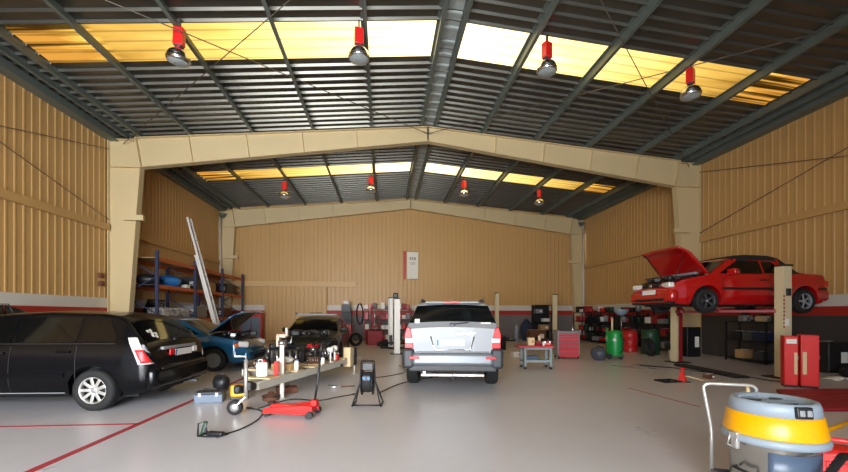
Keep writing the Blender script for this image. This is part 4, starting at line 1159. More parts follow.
def cable_reel():
    t = thing('cable_reel', 'black cable reel on a tubular stand on the floor', 'cable reel', (-.25, 6.3, 0), -.1)
    m = MB(); r = .012
    for sx in (-1, 1):
        m.tube([(sx * .22, -.17, .013), (sx * .12, 0, .36), (sx * .10, 0, .69)], r, 8); m.tube([(sx * .12, 0, .36), (sx * .22, .17, .013)], r, 8)
        m.tube([(sx * .22, -.17, .013), (sx * .22, .17, .013)], r, 8)
    m.tube([(-.22, -.17, .03), (.22, -.17, .03)], r, 8); m.tube([(-.10, 0, .69), (.10, 0, .69)], r * 1.3, 8)
    m.cyl((-.13, 0, .36), (.13, 0, .36), .012, 8); m.build('stand_frame', M_black, t)
    R = roty(pi / 2)
    m = MB()
    for z in (-.085, .085): m.lathe([(0, z - .006), (.2, z - .006), (.205, z), (.2, z + .006), (0, z + .006)], (0, 0, .36), R, 30)
    m.build('drum_flange_rim', M_black, t)
    m = MB()
    m.lathe([(.15, -.078), (.16, -.05), (.155, -.02), (.165, .01), (.155, .04), (.15, .078)], (0, 0, .36), R, 26); m.build('wound_cable', M_rubber, t)
    m = MB(); m.box((0, -.13, .44), (.13, .09, .09), bev=.015); b = m.build('socket_box', M_darkgrey, t)
    for k in (-1, 1): 
        m = MB(); m.cyl((k * .035, -.18, .445), (k * .035, -.17, .445), .024, 14); m.build('socket', M_blue, b)
    m = MB(); m.box((0, 0, .60), (.17, .03, .12), bev=.01); m.build('guard_plate', M_black, t)
cable_reel()
def compressor():
    p = GP(236, 404)
    t = thing('air_pump', 'small yellow and black portable pump behind the jockey wheel', 'pump', p + Vector((-.09, .42, 0)), .2)
    m = MB(); m.box((0, 0, .14), (.27, .18, .20), bev=.025); m.build('housing', M_yellow, t)
    m = MB(); m.box((0, 0, .025), (.27, .18, .05), bev=.01); m.box((0, -.09, .14), (.12, .012, .09)); m.build('base_tray', M_black, t)
    m = MB(); m.tube([(-.1, 0, .235), (-.1, 0, .265), (.1, 0, .265), (.1, 0, .235)], .009, 8); m.build('grip', M_black, t)
    m = MB(); m.lathe([(0, 0), (.03, 0), (.03, .012), (0, .014)], (.07, -.092, .17), rotx(pi / 2), 16); m.build('gauge', M_white, t)
compressor()
def toolbox(name, label, c, rz, size, mat, lidm, group=None):
    t = thing(name, label, 'toolbox', c, rz, group); w, d, h = size
    m = MB(); m.box((0, 0, h * .36), (w, d, h * .72), bev=.012); m.build('body', mat, t)
    m = MB(); m.box((0, 0, h * .83), (w * 1.02, d * 1.02, h * .2), bev=.02); l = m.build('lid', lidm, t)
    m = MB(); m.tube([(-w * .25, 0, h * .92), (-w * .22, 0, h * 1.1), (w * .22, 0, h * 1.1), (w * .25, 0, h * .92)], .011, 8); m.build('handle', M_black, l)
    for k in (-1, 1): m = MB(); m.box((k * w * .3, -d * .515, h * .72), (.04, .012, .05)); m.build('latch', M_steel, t)
    return t
toolbox('tool_case', 'slate grey tool case on the floor by the red line', GP(209, 403) + Vector((-.02, .10, 0)), .12, (.42, .24, .19), M_toolblue, M_darkgrey)
lump('cloth_bag', 'black cloth bag heaped behind the slate grey tool case', 'bag', GP(219, 392.5) + Vector((0, .1, 0)), (.30, .26, .30), M_black, 5)
def clamp_lamp():
    p = GP(212, 436)
    t = thing('floor_work_light', 'small black work light with folded bracket on the bare floor', 'work light', p, -.3)
    m = MB(); m.tube([(-.12, .08, .01), (-.14, -.06, .01), (.13, -.06, .01), (.15, .08, .01), (-.12, .08, .01)], .011, 8); m.tube([(-.14, -.06, .01), (-.17, -.02, .14), (-.12, .02, .16), (-.06, 0, .02)], .011, 8); m.build('bracket_frame', M_black, t)
    m = MB(); m.box((-.10, -.01, .09), (.03, .05, .17), roty(.35), bev=.01); hd = m.build('lamp_head', M_darkgreen, t)
    m = MB(); m.box((-.082, -.01, .095), (.006, .036, .12), roty(.35)); m.build('lamp_lens', M_grey, hd)
    m = MB(); m.box((.05, 0, .03), (.2, .07, .05), bev=.012); m.build('battery_pack', M_black, t)
clamp_lamp()
def cable(label, pts, r=.009, mat=None, name='power_cable'):
    # a cable lying on the floor through the given photo-floor points
    P = [GP(x, y) + Vector((0, 0, r)) for x, y in pts]
    Q = []
    for i in range(len(P) - 1):
        a, b, c, d = P[max(i - 1, 0)], P[i], P[i + 1], P[min(i + 2, len(P) - 1)]
        for k in range(6):
            s = k / 6; Q.append(0.5 * ((2 * b) + (c - a) * s + (2 * a - 5 * b + 4 * c - d) * s * s + (3 * b - a - 3 * c + d) * s ** 3))
    Q.append(P[-1])
    t = thing(name, label, 'cable', Q[0])
    m = MB(); m.tube([q - Q[0] for q in Q], r, 6); m.build('sheath', mat or M_rubber, t)
    m = MB(); e = Q[-1] - Q[0]; m.cyl(e, e + (Q[-1] - Q[-2]).normalized() * .07 , r * 1.9, 10); m.build('plug', M_black, t)
cable('black cable looping from the work light to the jockey wheel', [(221, 434), (216, 437), (240, 430), (258, 420), (262, 412), (250, 409)])
cable('black cable running under the trolley jack handle to the cable reel', [(258, 409), (290, 400), (318, 401), (335, 398), (352, 395)])
cable('black cable running from the cable reel towards the silver car', [(378, 394), (395, 386), (412, 381), (430, 378)])
cable('thin dark cable lying past the cable reel towards the white lift', [(374, 378), (390, 376), (405, 372), (400, 366)], .008)
def air_gun():
    p = GP(338, 388)
    t = thing('grease_gun', 'small pale grease gun with brown hose lying near the cable reel', 'grease gun', p, .3)
    m = MB(); m.cyl((-.14, 0, .025), (.06, 0, .025), .025, 12); m.build('barrel', M_alu, t)
    m = MB(); m.tube([(.06, 0, .02), (.2, .05, .012), (.34, .02, .012)], .01, 8); m.build('hose', M_rust, t)
    m = MB(); m.bar((0, 0, .045), (-.2, 0, .07), .02, .012); m.build('lever', M_black, t)
air_gun()

lump('covered_machine', 'dark tarpaulin-covered heap by the side wall beyond the black estate car', 'tarpaulin', (-7.85, 9.05, 0), (1.0, 1.7, 1.52), pm('tarpaulin', '#101413', 0.5, 0, 0.15, 8), 8)

# ------------------------------------------------------------------ middle and right of the hall
def bench_trolley():
    p = GP(539, 369.5)
    t = thing('bench_trolley', 'grey steel trolley bench with red top and lower shelf', 'workbench', p + Vector((0, .22, 0)), -.12)
    gs = pm('bench_grey', '#7f8b8d', 0.5, 0.1, 0.1, 8)
    for x in (-.33, .33):
        for y in (-.22, .22):
            m = MB(); m.box((x, y, .32), (.06, .06, .50), bev=.005); m.build('leg', gs, t)
            m = MB(); m.cyl((x, y - .02, .035), (x, y + .02, .035), .035, 14); m.box((x, y, .062), (.05, .05, .03)); m.build('caster', M_rubber, t)
    m = MB(); m.box((0, 0, .20), (.72, .48, .03)); m.box((0, -.23, .22), (.66, .03, .06)); m.build('lower_shelf', gs, t)
    m = MB(); m.box((0, -.22, .54), (.66, .03, .05)); m.box((0, .22, .54), (.66, .03, .05)); m.build('apron', gs, t)
    m = MB(); m.box((-.05, 0, .585), (.92, .52, .05), bev=.008); m.build('worktop', pm('worktop_red', '#b5383c', 0.5, 0, 0.12, 8), t)
    b = p + Vector((0, .22, .61))
    return lambda x, y: b + rotz(-.12) @ Vector((x, y, 0))
tb = bench_trolley()
carton('cream_box', 'cream box standing on the red-topped trolley bench', 'box', tb(-.13, .02), (.17, .16, .20), M_wood, -.1, lid=M_tan)
toolbox('tool_case', 'dark red tool case on the trolley bench beside the cream box', tb(.06, .05), .1, (.16, .2, .11), M_redpost, M_red)
toolbox('tool_case', 'small red tool case at the far end of the red-topped trolley bench', tb(.30, .02), -.3, (.2, .2, .12), M_red, M_redpost)
canister('plastic_bottle', 'small white bottle between the red cases on the trolley bench', tb(.175, -.10), 0, (.05, .04, .11), M_white, M_white, False)
canister('plastic_bottle', 'tall pale bottle at the back of the trolley bench', tb(.15, .21), 0, (.06, .06, .28), M_wood, M_red, False)
t = thing('engine_valve_cover', 'dark machine part lying on the lower shelf of the trolley bench', 'machine part', tb(-.1, .05) + Vector((0, 0, -.393)), .2)
m = MB(); m.box((0, 0, .06), (.36, .18, .12), bev=.03); m.build('casing', M_toolblue, t)
m = MB()
for k in range(4): m.cyl((-.12 + .08 * k, 0, .11), (-.12 + .08 * k, 0, .14), .016, 10)
m.build('bolt_stud', M_steel, t)

def tool_chest():
    t = thing('tool_chest', 'red roller tool chest with grey frame and sliding drawers', 'tool chest', GP(570, 359) + Vector((0, .24, 0)), -.1)
    fr = pm('chest_grey', '#8f8787', 0.45, 0.2, 0.08, 8); rd = pm('chest_red', '#c23a45', 0.4, 0, 0.06, 8)
    m = MB(); m.box((0, .02, .47), (.72, .44, .74), bev=.01); m.build('cabinet', fr, t)
    m = MB(); m.box((0, 0, .86), (.74, .47, .04), bev=.01)
    m.box((-.355, 0, .90), (.025, .46, .06)); m.box((.355, 0, .90), (.025, .46, .06)); m.build('top_tray', fr, t)
    z = .82
    for h in (.085, .085, .085, .12, .16, .18):
        z -= h + .008
        m = MB(); m.box((0, -.205, z + h / 2), (.63, .03, h), bev=.005); d = m.build('drawer', rd, t)
        m = MB(); m.box((0, -.226, z + h - .014), (.58, .018, .014), bev=.004); m.build('drawer_pull', fr, d)
    for x in (-.3, .3):
        for y in (-.17, .19):
            m = MB(); m.cyl((x - .015, y, .045), (x + .015, y, .045), .045, 16); m.box((x, y, .09), (.06, .06, .03)); m.build('caster', M_rubber, t)
    m = MB(); m.tube([(.37, -.18, .8), (.43, -.18, .8), (.43, .2, .8), (.37, .2, .8)], .012, 8); m.build('push_handle', M_steel, t)
tool_chest()
t = thing('oil_can', 'small pale oil can with spout standing on the red tool chest', 'oil can', GP(570, 359) + Vector((.24, .30, .881)), .4)
m = MB(); m.lathe([(.05, 0), (.055, .02), (.055, .1), (.02, .14), (.012, .16)], seg=18); m.build('can', M_steel, t)
m = MB(); m.tube([(0, 0, .15), (.03, 0, .22), (.1, 0, .27)], [.01, .008, .004], 8); m.build('spout', M_steel, t)

def oil_drainer():
    t = thing('oil_drainer', 'green waste oil drainer on wheels with a grey funnel bowl on a rod', 'oil drainer', GP(619, 359.5) + Vector((0, .2, 0)), -.4)
    m = MB(); m.lathe([(.14, .08), (.21, .10), (.22, .14), (.22, .78), (.205, .85), (.15, .90), (.06, .92), (0, .92)], seg=28); m.build('tank', M_green, t)
    m = MB(); m.lathe([(.0, 0), (.055, 0), (.055, .004), (0, .006)], (-.05, -.215, .62), rotx(pi / 2), 18); m.build('round_sticker', M_paper, t)
    for y in (-.2, .2):
        m = MB(); m.cyl((-.2, y - .02, .09), (-.2, y + .02, .09), .09, 18); m.build('wheel', M_rubber, t)
        m = MB(); m.cyl((.15, y * .7 - .012, .04), (.15, y * .7 + .012, .04), .04, 14); m.box((.15, y * .7, .09), (.04, .04, .04)); m.build('caster', M_rubber, t)
    m = MB(); m.box((0, 0, .085), (.44, .4, .03), bev=.006); m.build('chassis_base', M_darkgrey, t)
    m = MB(); m.tube([(-.23, -.16, .1), (-.25, -.16, 1.0), (-.25, .16, 1.0), (-.23, .16, .1)], .016, 8); m.build('push_handle', M_green, t)
    m = MB(); m.cyl((.16, -.06, .85), (.16, -.06, 1.42), .016, 10); r = m.build('rod', M_steel, t)
    m = MB(); m.lathe([(.03, 1.38), (.12, 1.42), (.19, 1.50), (.215, 1.58), (.225, 1.585), (.225, 1.575), (.20, 1.50), (.12, 1.43), (0.0, 1.40)], (.16, -.06, 0), seg=28); m.build('funnel_bowl', pm('bowl_grey', '#7f8c9c', .4, .2, .08, 8), t)
    m = MB(); m.cyl((-.08, .08, .9), (-.08, .08, 1.32), .03, 10); m.build('suction_tube', M_wood, t)
    m = MB(); m.tube([(.1, -.2, .8), (.2, -.26, .6), (.18, -.25, .3), (.08, -.22, .2)], .014, 8); m.build('drain_hose', M_black, t)
oil_drainer()
lump('rubbish_sack', 'dark grey sack slumped on the floor beside the green oil drainer', 'sack', GP(605, 361) + Vector((-.05, .25, 0)), (.46, .44, .40), pm('sack_grey', '#41454f', .5, 0, .15, 9), 6)
t = thing('waste_bin', 'slim black bin on the floor between silver car and trolley bench', 'bin', GP(503.5, 350) + Vector((0, .1, 0)))
m = MB(); m.lathe([(.10, 0), (.12, .02), (.135, .50), (.14, .51)], seg=22); m.build('bucket', M_black, t)
m = MB(); m.lathe([(.145, .51), (.145, .53), (.1, .58), (0, .59)], seg=22); m.build('lid', M_darkgrey, t)
carton('red_white_box', 'low red and white box on the bare floor beside the trolley bench', 'box', GP(518, 357) + Vector((0, .12, 0)), (.32, .22, .17), M_white, .1, lid=M_redb)

def shelf_unit(name, label, c, size, levels, mat, rz=0, group=None, back=False):
    t = thing(name, label, 'shelves', c, rz, group); w, d, h = size
    for x in (-1, 1):
        for y in (-1, 1):
            m = MB(); m.box((x * (w / 2 - .02), y * (d / 2 - .02), h / 2), (.04, .04, h)); m.build('upright', mat, t)
    for k in range(levels):
        z = .08 + (h - .1) * k / (levels - 1)
        m = MB(); m.box((0, 0, z), (w, d, .03), bev=.004); m.build('shelf', mat, t)
    if back: m = MB(); m.box((0, d / 2 - .005, h / 2), (w - .06, .01, h)); m.build('back_panel', mat, t)
    M = Matrix.Translation(c) @ Matrix.Rotation(rz, 4, 'Z')
    return lambda x, y, k: M @ Vector((x, y, .08 + (h - .1) * k / (levels - 1) + .0155))
M_blackmetal = pm('black_metal', '#1c1b1d', 0.5, 0.2, 0.15, 8)
sp = shelf_unit('steel_shelves', 'tall black shelves against the back wall behind the trolley bench', (8.75, 21.2, 0), (1.0, .5, 1.95), 5, M_blackmetal, 0, None, True)
carton('parts_box', 'grey carton on the topmost shelf of the tall black shelves', 'box', sp(-.2, 0, 3), (.4, .3, .22), M_grey)
carton('parts_box', 'white carton on the third shelf of the tall black shelves', 'box', sp(.2, 0, 2), (.4, .3, .18), M_white)
carton('parts_box', 'brown carton on the second shelf of the tall black shelves', 'box', sp(.1, 0, 1), (.5, .34, .28), M_tan)
carton('wooden_crate', 'orange-brown wooden crate on the floor before the tall black shelves', 'crate', (7.85, 19.75, 0), (.85, .6, .62), M_rust)
t = thing('gas_cylinder', 'pale grey gas cylinder standing before the grey plinth of the back wall', 'gas cylinder', (7.0, 20.35, 0))
m = MB(); m.lathe([(.10, 0), (.11, .02), (.11, .72), (.09, .82), (.04, .88), (.035, .90)], seg=22); m.build('cylinder', M_lightgrey, t)
m = MB(); m.lathe([(.03, .90), (.03, .97), (0, .98)], seg=12); m.tube([(-.05, 0, .94), (.05, 0, .94)], .015, 8); m.build('valve', M_steel, t)
lump('covered_machine', 'dark blue cloth thrown over a machine beside the pale gas cylinder', 'cover', (7.62, 20.55, 0), (.72, .6, 1.1), pm('navy_cloth', '#1e2b40', .8, 0, .2, 8), 9)

def tyre(name, label, c, r, w, R, group=None):
    t = thing(name, label, 'tyre', c, 0, group)
    m = MB(); m.lathe([(r * .62, -w * .42), (r * .66, -w / 2), (r * .88, -w / 2), (r * .98, -w * .38), (r, -w * .2), (r, w * .2), (r * .98, w * .38), (r * .88, w / 2), (r * .66, w / 2), (r * .62, w * .42), (r * .62, -w * .42)], (0, 0, 0), R, 32, cap=False)
    for k in range(30):
        a = 2 * pi * k / 30; m.box(R @ Vector((cos(a) * r * .99, sin(a) * r * .99, 0)), (.012, .022, w * .7), R @ rotz(a))
    m.build('rubber_tread', M_rubber, t)
    m = MB(); m.lathe([(r * .60, -w * .40), (r * .63, -w * .44), (r * .63, w * .44), (r * .60, w * .40)], (0, 0, 0), R, 32, cap=False); m.build('inner_bead_rim', M_darkgrey, t)
    return t

# wall shelving along the side wall beyond the green drainer, with its clutter
r = random.Random(21)
spots = [(14.55, 'nearest the big column'), (16.6, 'second from the big column'), (18.65, 'third from the big column'), (20.55, 'at the back corner')]
cols = [(M_red, 'red'), (M_black, 'black'), (M_redpost, 'dark red'), (M_iron, 'oily brown'), (M_grey, 'grey'), (M_white, 'white'), (M_darkgreen, 'dark green')]
lev = ['floor-level', 'middle', 'upper', 'topmost']
for i, (y, where) in enumerate(spots):
    f = shelf_unit('parts_shelves', 'dark parts shelves along the side wall, ' + where, (10.95, y, 0), (1.7, .55, 1.55), 4, M_blackmetal, pi / 2, 'parts shelves along the side wall')
    for k in range(4):
        x = -.62
        seen = set()
        for q in range(4):
            mt, cn = r.choice([c for c in cols if c[1] not in seen]); seen.add(cn)
            w = r.uniform(.22, .36); h = r.uniform(.16, .34)
            if r.random() < .62:
                carton('parts_box', '%s box on the %s shelf of the dark unit %s' % (cn, lev[k], where), 'box', f(x + w / 2 - .08, r.uniform(-.06, .06), k), (w, r.uniform(.3, .42), h), mt, pi / 2, 'boxes on the side wall shelves')
            else:
                t = thing('paint_tin', '%s tin on the %s shelf of the dark unit %s' % (cn, lev[k], where), 'tin', f(x + w / 2 - .08, 0, k), 0, 'tins on the side wall shelves')
                m = MB(); m.lathe([(w * .4, 0), (w * .4, h * .9), (w * .38, h * .92)], seg=18); m.build('tin', mt, t)
                m = MB(); m.lathe([(w * .385, h * .92), (w * .385, h * .96), (w * .33, h * .945), (0, h * .945)], seg=18); m.build('lid', M_steel, t)
            x += w + .06
# machines and stock under and behind the lifted car
def oil_drum(name, label, c, mat, r_=.29, h=.88):
    t = thing(name, label, 'drum', c)
    m = MB(); m.lathe([(r_, 0), (r_ + .012, .01), (r_, .03), (r_, h * .33), (r_ + .014, h * .35), (r_, h * .37), (r_, h * .64), (r_ + .014, h * .66), (r_, h * .68), (r_, h - .02), (r_ + .012, h - .008), (r_, h), (r_ - .02, h - .015), (0, h - .015)], seg=30); m.build('barrel', mat, t)
    m = MB(); m.lathe([(0, h - .015), (.035, h - .015), (.035, h + .008), (0, h + .01)], (r_ * .55, 0, 0), seg=12); m.build('bung', M_steel, t)
    return t
oil_drum('oil_drum', 'dark green oil drum standing behind the rear post of the red lift', (9.5, 13.25, 0), M_darkgreen)
oil_drum('oil_drum', 'red oil drum standing behind the dark green oil drum', (9.35, 14.2, 0), M_red, .26, .8)
tyre('loose_tyre', 'black tyre leaning against the dark green oil drum', (9.1, 12.74, .29), .31, .19, rotz(.55) @ rotx(pi / 2 - .3))
t = thing('paint_bucket', 'small white bucket on the floor beside the rear post of the red lift', 'bucket', (9.32, 11.9, 0))
m = MB(); m.lathe([(.11, 0), (.115, .01), (.135, .26), (.14, .265), (.13, .25)], seg=22); m.build('pail', M_white, t)
m = MB(); m.tube([(-.135, 0, .25), (-.1, -.08, .17), (0, -.14, .13), (.1, -.08, .17), (.135, 0, .25)], .006, 6); m.build('bail_handle', M_steel, t)
carton('tall_carton', 'tall dark carton beside the column behind the red lift', 'box', (10.35, 12.5, 0), (.5, .5, 1.0), M_black)
f = shelf_unit('tool_rack', 'black tool rack by the wall under the raised red car', (10.95, 10.75, 0), (1.35, .5, 1.22), 3, M_blackmetal, pi / 2)
engine_block('engine_block', 'small pale machine part on the tool rack under the red car', f(-.35, 0, 2), 1.6, .55, (M_wood, M_steel, M_iron), seed=4)
engine_block('engine_block', 'grey machine part beside the pale one on the tool rack', f(.25, 0, 2), 1.2, .6, (M_grey, M_alu, M_iron), seed=5)
for k, (x, lv_, mt, cn) in enumerate(((-.4, 1, M_navy, 'navy'), (.0, 1, M_darkgrey, 'charcoal'), (.4, 1, M_iron, 'oily'), (-.35, 0, M_darkgrey, 'charcoal'), (.25, 0, M_tan, 'brown'))):
    carton('parts_box', '%s box on the %s shelf of the tool rack under the red car' % (cn, ('bottom', 'middle')[lv_]), 'box', f(x, 0, lv_), (.3, .36, .26), mt, pi / 2, 'boxes on the tool rack')
carton('low_machine', 'dark low cabinet by the side wall behind the red tool cabinet', 'cabinet', (11.0, 8.9, 0), (.6, .8, .75), M_iron)
tyre('loose_tyre', 'tyre lying flat by the side wall behind the red cabinets', (10.7, 7.9, .1), .31, .2, rotx(0))
tyre('loose_tyre', 'black tyre hung on the side wall behind the tail of the red car', (11.28, 10.95, 2.05), .29, .18, roty(pi / 2))
t = thing('rag_heap', 'pale rag lying on the floor by the wall behind the red cabinets', 'rag', (9.9, 7.7, 0))
m = MB(); m.grid([[(x * .04, y * .04, .05 * max(0, 1 - (x * x + y * y) / 30) * (1.2 + .4 * sin(x * 2 + y)) + .002) for x in range(-5, 6)] for y in range(-4, 5)]); m.build('cloth', M_paper, t, solid=.006)

# floor gear between the lift posts
t = thing('floor_plate', 'dark steel ramp plate lying on the floor between the lift posts', 'ramp', (8.05, 9.1, 0), 1.45)
m = MB(); m.box((0, 0, .03), (2.2, .34, .05), bev=.01); m.build('ramp_deck', M_iron, t)
m = MB()
for k in range(9): m.box((-1.0 + .25 * k, 0, .058), (.03, .3, .006))
m.build('anti_slip_rib', M_darkgrey, t)
def axle_stand():
    p = GP(686, 382.5)
    t = thing('axle_stand', 'small red jack stand with pale lever on the floor before the lift', 'jack stand', p + Vector((0, .1, 0)), -.15)
    m = MB(); m.lathe([(.10, .012), (.06, .14), (.045, .2)], seg=4, smooth=False); m.build('pyramid_base', M_redb, t)
    m = MB(); m.box((0, 0, .006), (.24, .2, .012)); m.build('foot_plate', M_iron, t)
    m = MB(); m.cyl((0, 0, .18), (0, 0, .27), .025, 10); m.box((0, 0, .28), (.1, .05, .03), bev=.008); m.build('ratchet_post', M_redb, t)
    m = MB(); m.tube([(.05, 0, .12), (.2, -.02, .09), (.42, -.05, .025)], .016, 8); m.build('lever', M_wood, t)
axle_stand()
t = thing('drip_tray', 'flat black drip tray on the floor next to the small red jack stand', 'tray', GP(668, 381.5), .1)
m = MB(); m.box((0, 0, .006), (.42, .3, .012)); 
for s in (-1, 1): m.box((s * .2, 0, .016), (.015, .3, .03)); m.box((0, s * .145, .016), (.42, .015, .03))
m.build('pan', M_iron, t); m = MB(); m.box((0, 0, .0135), (.38, .26, .003)); m.build('oil_film', M_glassdark, t)
carton('brown_offcut', 'small rusty brown block on the floor beside the jack stand', 'block', GP(709, 378.5), (.2, .14, .10), M_rust, .2)
t = thing('air_hose', 'dark air hose lying along the floor before the lift posts', 'hose', GP(640, 366))
P = [GP(*q) + Vector((0, 0, .012)) - GP(640, 366) for q in ((640, 366), (672, 368), (700, 372), (740, 376), (770, 381), (800, 384))]
m = MB(); m.tube(P, .012, 6); m.build('hose', M_rubber, t)
m = MB(); m.cyl(P[0], P[0] + Vector((-.08, 0, 0)), .016, 8); m.build('coupling', M_steel, t)

def red_cabinet(name, label, c, w, d, h, rz, sticker):
    t = thing(name, label, 'cabinet', c, rz)
    m = MB(); m.box((0, 0, h / 2 + .02), (w, d, h - .04), bev=.012); m.build('cabinet', M_redb, t)
    m = MB(); m.box((0, 0, .02), (w * .92, d * .92, .04)); m.build('plinth_base', M_black, t)
    m = MB(); m.box((0, -d / 2 - .004, h * .5), (w * .86, .012, h * .9), bev=.004); dd = m.build('door', M_redb, t)
    m = MB(); m.box((w * (.30 if sticker else -.30), -d / 2 - .014, h * .47), (w * .22, .008, h * .42)); m.build('printed_label', M_wood, dd)
    if sticker: m = MB(); m.box((0, -d / 2 - .013, h * .90), (w * .74, .006, h * .09)); m.build('top_label', M_paper, dd)
    m = MB(); m.box((w * .5 + .012, -d * .2, h * .58), (.02, .05, .07), bev=.005); m.build('latch', M_steel, t)
    return t
red_cabinet('steel_cabinet', 'narrow red cabinet with white label at the foot of the cream lift post', (8.0, 7.06, 0), .21, .25, 1.0, -.6, True)
red_cabinet('steel_cabinet', 'wider red cabinet standing beside the narrow labelled one', (8.225, 6.905, 0), .27, .25, 1.03, -.6, False)
t = thing('red_mat', 'dark red low ramp mat on the floor behind the yellow vacuum cleaner', 'mat', (0, 0, 0))
m = MB(); m.prism([Vector((7.15, 6.55, 0)), Vector((6.1, 5.2, 0)), Vector((10.6, 4.7, 0)), Vector((10.9, 6.35, 0))], (0, 0, 0), (0, 0, .06)); m.build('mat_body', M_redpost, t, bevel=.02)
m = MB()
for k in range(6): a = Vector((7.0, 6.35, .062)).lerp(Vector((6.15, 5.3, .062)), k / 5); b = Vector((10.75, 6.2, .062)).lerp(Vector((10.5, 4.85, .062)), k / 5); m.bar(a + (b - a) * .03, a + (b - a) * .97, .04, .008)
m.build('raised_rib', M_redpost, t)

# ------------------------------------------------------------------ the vacuum cleaner close to the camera
def vacuum():
    C = Vector((2.794, 2.58, 0))
    t = thing('vacuum_cleaner', 'big steel drum vacuum cleaner with yellow band, grey head and bent tube handle', 'vacuum cleaner', C)
    st = pm('drum_steel', '#b0aca4', 0.24, 0.9, 0.06, 7)
    m = MB(); m.lathe([(.235, .17), (.25, .18), (.252, .66), (.262, .685), (.262, .70)], seg=48); m.build('drum', st, t)
    m = MB(); m.lathe([(.268, .688), (.300, .700), (.304, .722), (.300, .745), (.285, .752), (.26, .752), (.255, .69)], seg=48, cap=False); m.build('rim_collar', M_lightgrey, t)
    m = MB(); m.lathe([(.27, .750), (.291, .752), (.293, .76), (.268, .895), (.262, .90), (.24, .90), (.24, .75)], seg=56, cap=False); m.build('motor_band', M_yellow, t)
    hd = M_lightgrey
    m = MB(); m.lathe([(.255, .898), (.262, .90), (.252, .965), (.243, .985), (.225, .992), (.205, .985), (.19, .962), (.12, .958), (0, .958)], seg=56); h = m.build('motor_head', hd, t)
    # recessed top: dark oval vents, ribs and a ridge
    R = rotz(.5)
    m = MB()
    for cx, cy, a, b in ((.045, -.03, .10, .065), (-.09, .08, .075, .035), (.13, .10, .05, .03)):
        rows = []
        pts = [Vector((cx + a * cos(2 * pi * k / 24), cy + b * sin(2 * pi * k / 24), .958)) for k in range(24)]
        m.prism(pts, (0, 0, 0), (0, 0, .008))
    m.build('air_vent', M_darkgrey, h)
    m = MB()
    for k in range(7): 
        x = -.05 + .03 * k; m.box((x, -.03, .969), (.008, .10, .008))
    m.build('vent_grille', hd, h)
    m = MB(); m.tube([(-.15, .12, .95), (-.13, .14, .978), (.03, .19, .98), (.06, .18, .955)], .014, 10); m.build('carry_handle', hd, h)
    m = MB(); m.cyl((.02, .21, .96), (.06, .26, 1.02), .014, 10); m.build('cable_gland', M_wood, h)
    # switch block facing the camera
    def on(r, a, z): return Vector((r * cos(a), r * sin(a), z))
    a0 = atan2(-2.58, -2.794) + .62
    Rs = rotz(a0 + pi / 2)
    m = MB(); m.box(on(.262, a0, .945), (.098, .03, .078), Rs @ rotx(-.12), bev=.008); sw = m.build('switch_panel', M_black, t)
    for k in (-1, 1):
        m = MB(); m.box(on(.278, a0, .945) + Rs @ Vector((k * .022, 0, 0)), (.03, .014, .04), Rs @ rotx(-.12), bev=.004); m.build('rocker_switch', M_grey, sw)
    # latches and badge recess
    for a in (a0 - 1.35, a0 + 1.6):
        Rl = rotz(a + pi / 2)
        m = MB(); m.box(on(.30, a, .70), (.05, .03, .12), Rl, bev=.01); m.tube([on(.30, a, .75) + Rl @ Vector((-.03, -.01, 0)), on(.315, a, .66) + Rl @ Vector((-.03, -.02, 0)), on(.315, a, .66) + Rl @ Vector((.03, -.02, 0)), on(.30, a, .75) + Rl @ Vector((.03, -.01, 0))], .006, 6); m.build('latch', M_alu, t)
    a = a0 - 1.22; Rl = rotz(a + pi / 2)
    m = MB(); m.tube([on(.25, a, .50) + Rl @ Vector((-.07, 0, 0)), on(.285, a, .50) + Rl @ Vector((-.06, 0, 0)), on(.285, a, .49) + Rl @ Vector((.06, 0, 0)), on(.25, a, .49) + Rl @ Vector((.07, 0, 0))], .011, 8); m.build('side_grip', M_black, t)
    # printed dark label wrapped round the drum, and the hose socket with its hose
    m = MB(); rows = []
    for i in range(13):
        q = a0 - .72 + 1.6 * i / 12; rows.append([on(.2545, q, .34), on(.2545, q, .655)])
    m.grid(rows); m.build('drum_label', pm('label_slate', '#4c5a6e', .35, 0, .1, 6), t, solid=.002)
    q = a0 - .15
    m = MB(); m.cyl(on(.25, q, .45), on(.31, q, .45), .045, 18); m.build('hose_socket', M_black, t)
    # ribbed hose looping over the front and off to the side
    pts = [on(.31, q, .45), on(.37, q, .47), on(.37, q + .25, .56), on(.345, q + .65, .64), on(.36, q + 1.05, .66), on(.46, q + 1.25, .58), on(.62, q + 1.3, .3), on(.72, q + 1.2, .05), on(.9, q + 1.05, .04)]
    Q = []
    for i in range(len(pts) - 1):
        A, B, Cc, D = pts[max(i - 1, 0)], pts[i], pts[i + 1], pts[min(i + 2, len(pts) - 1)]
        for k in range(10):
            s = k / 10; Q.append(.5 * ((2 * B) + (Cc - A) * s + (2 * A - 5 * B + 4 * Cc - D) * s * s + (3 * B - A - 3 * Cc + D) * s ** 3))
    m = MB(); m.tube(Q, [.026 if i % 2 else .022 for i in range(len(Q))], 12); m.build('suction_hose', M_black, t)
    # trolley: base frame, casters, tube handle
    m = MB(); m.lathe([(.24, .13), (.27, .135), (.275, .17), (.25, .19), (.236, .19)], seg=40, cap=False); m.box((0, 0, .14), (.44, .3, .03)); m.build('base_ring', M_darkgrey, t)
    for k in range(4):
        a = a0 + pi / 4 + k * pi / 2
        m = MB(); Rl = rotz(a); m.cyl(on(.27, a, .05) - Rl @ Vector((0, .018, 0)), on(.27, a, .05) + Rl @ Vector((0, .018, 0)), .05, 18); m.box(on(.27, a, .11), (.05, .06, .05), Rl); m.build('caster', M_rubber, t)
    # the head and drum sit low on their trolley
    for o in list(t.children) + [g for c in t.children for g in c.children]:
        for vx in o.data.vertices:
            f = min(1, max(0, (vx.co.z - .19) / .31)); vx.co.z -= .165 * f * f * (3 - 2 * f)
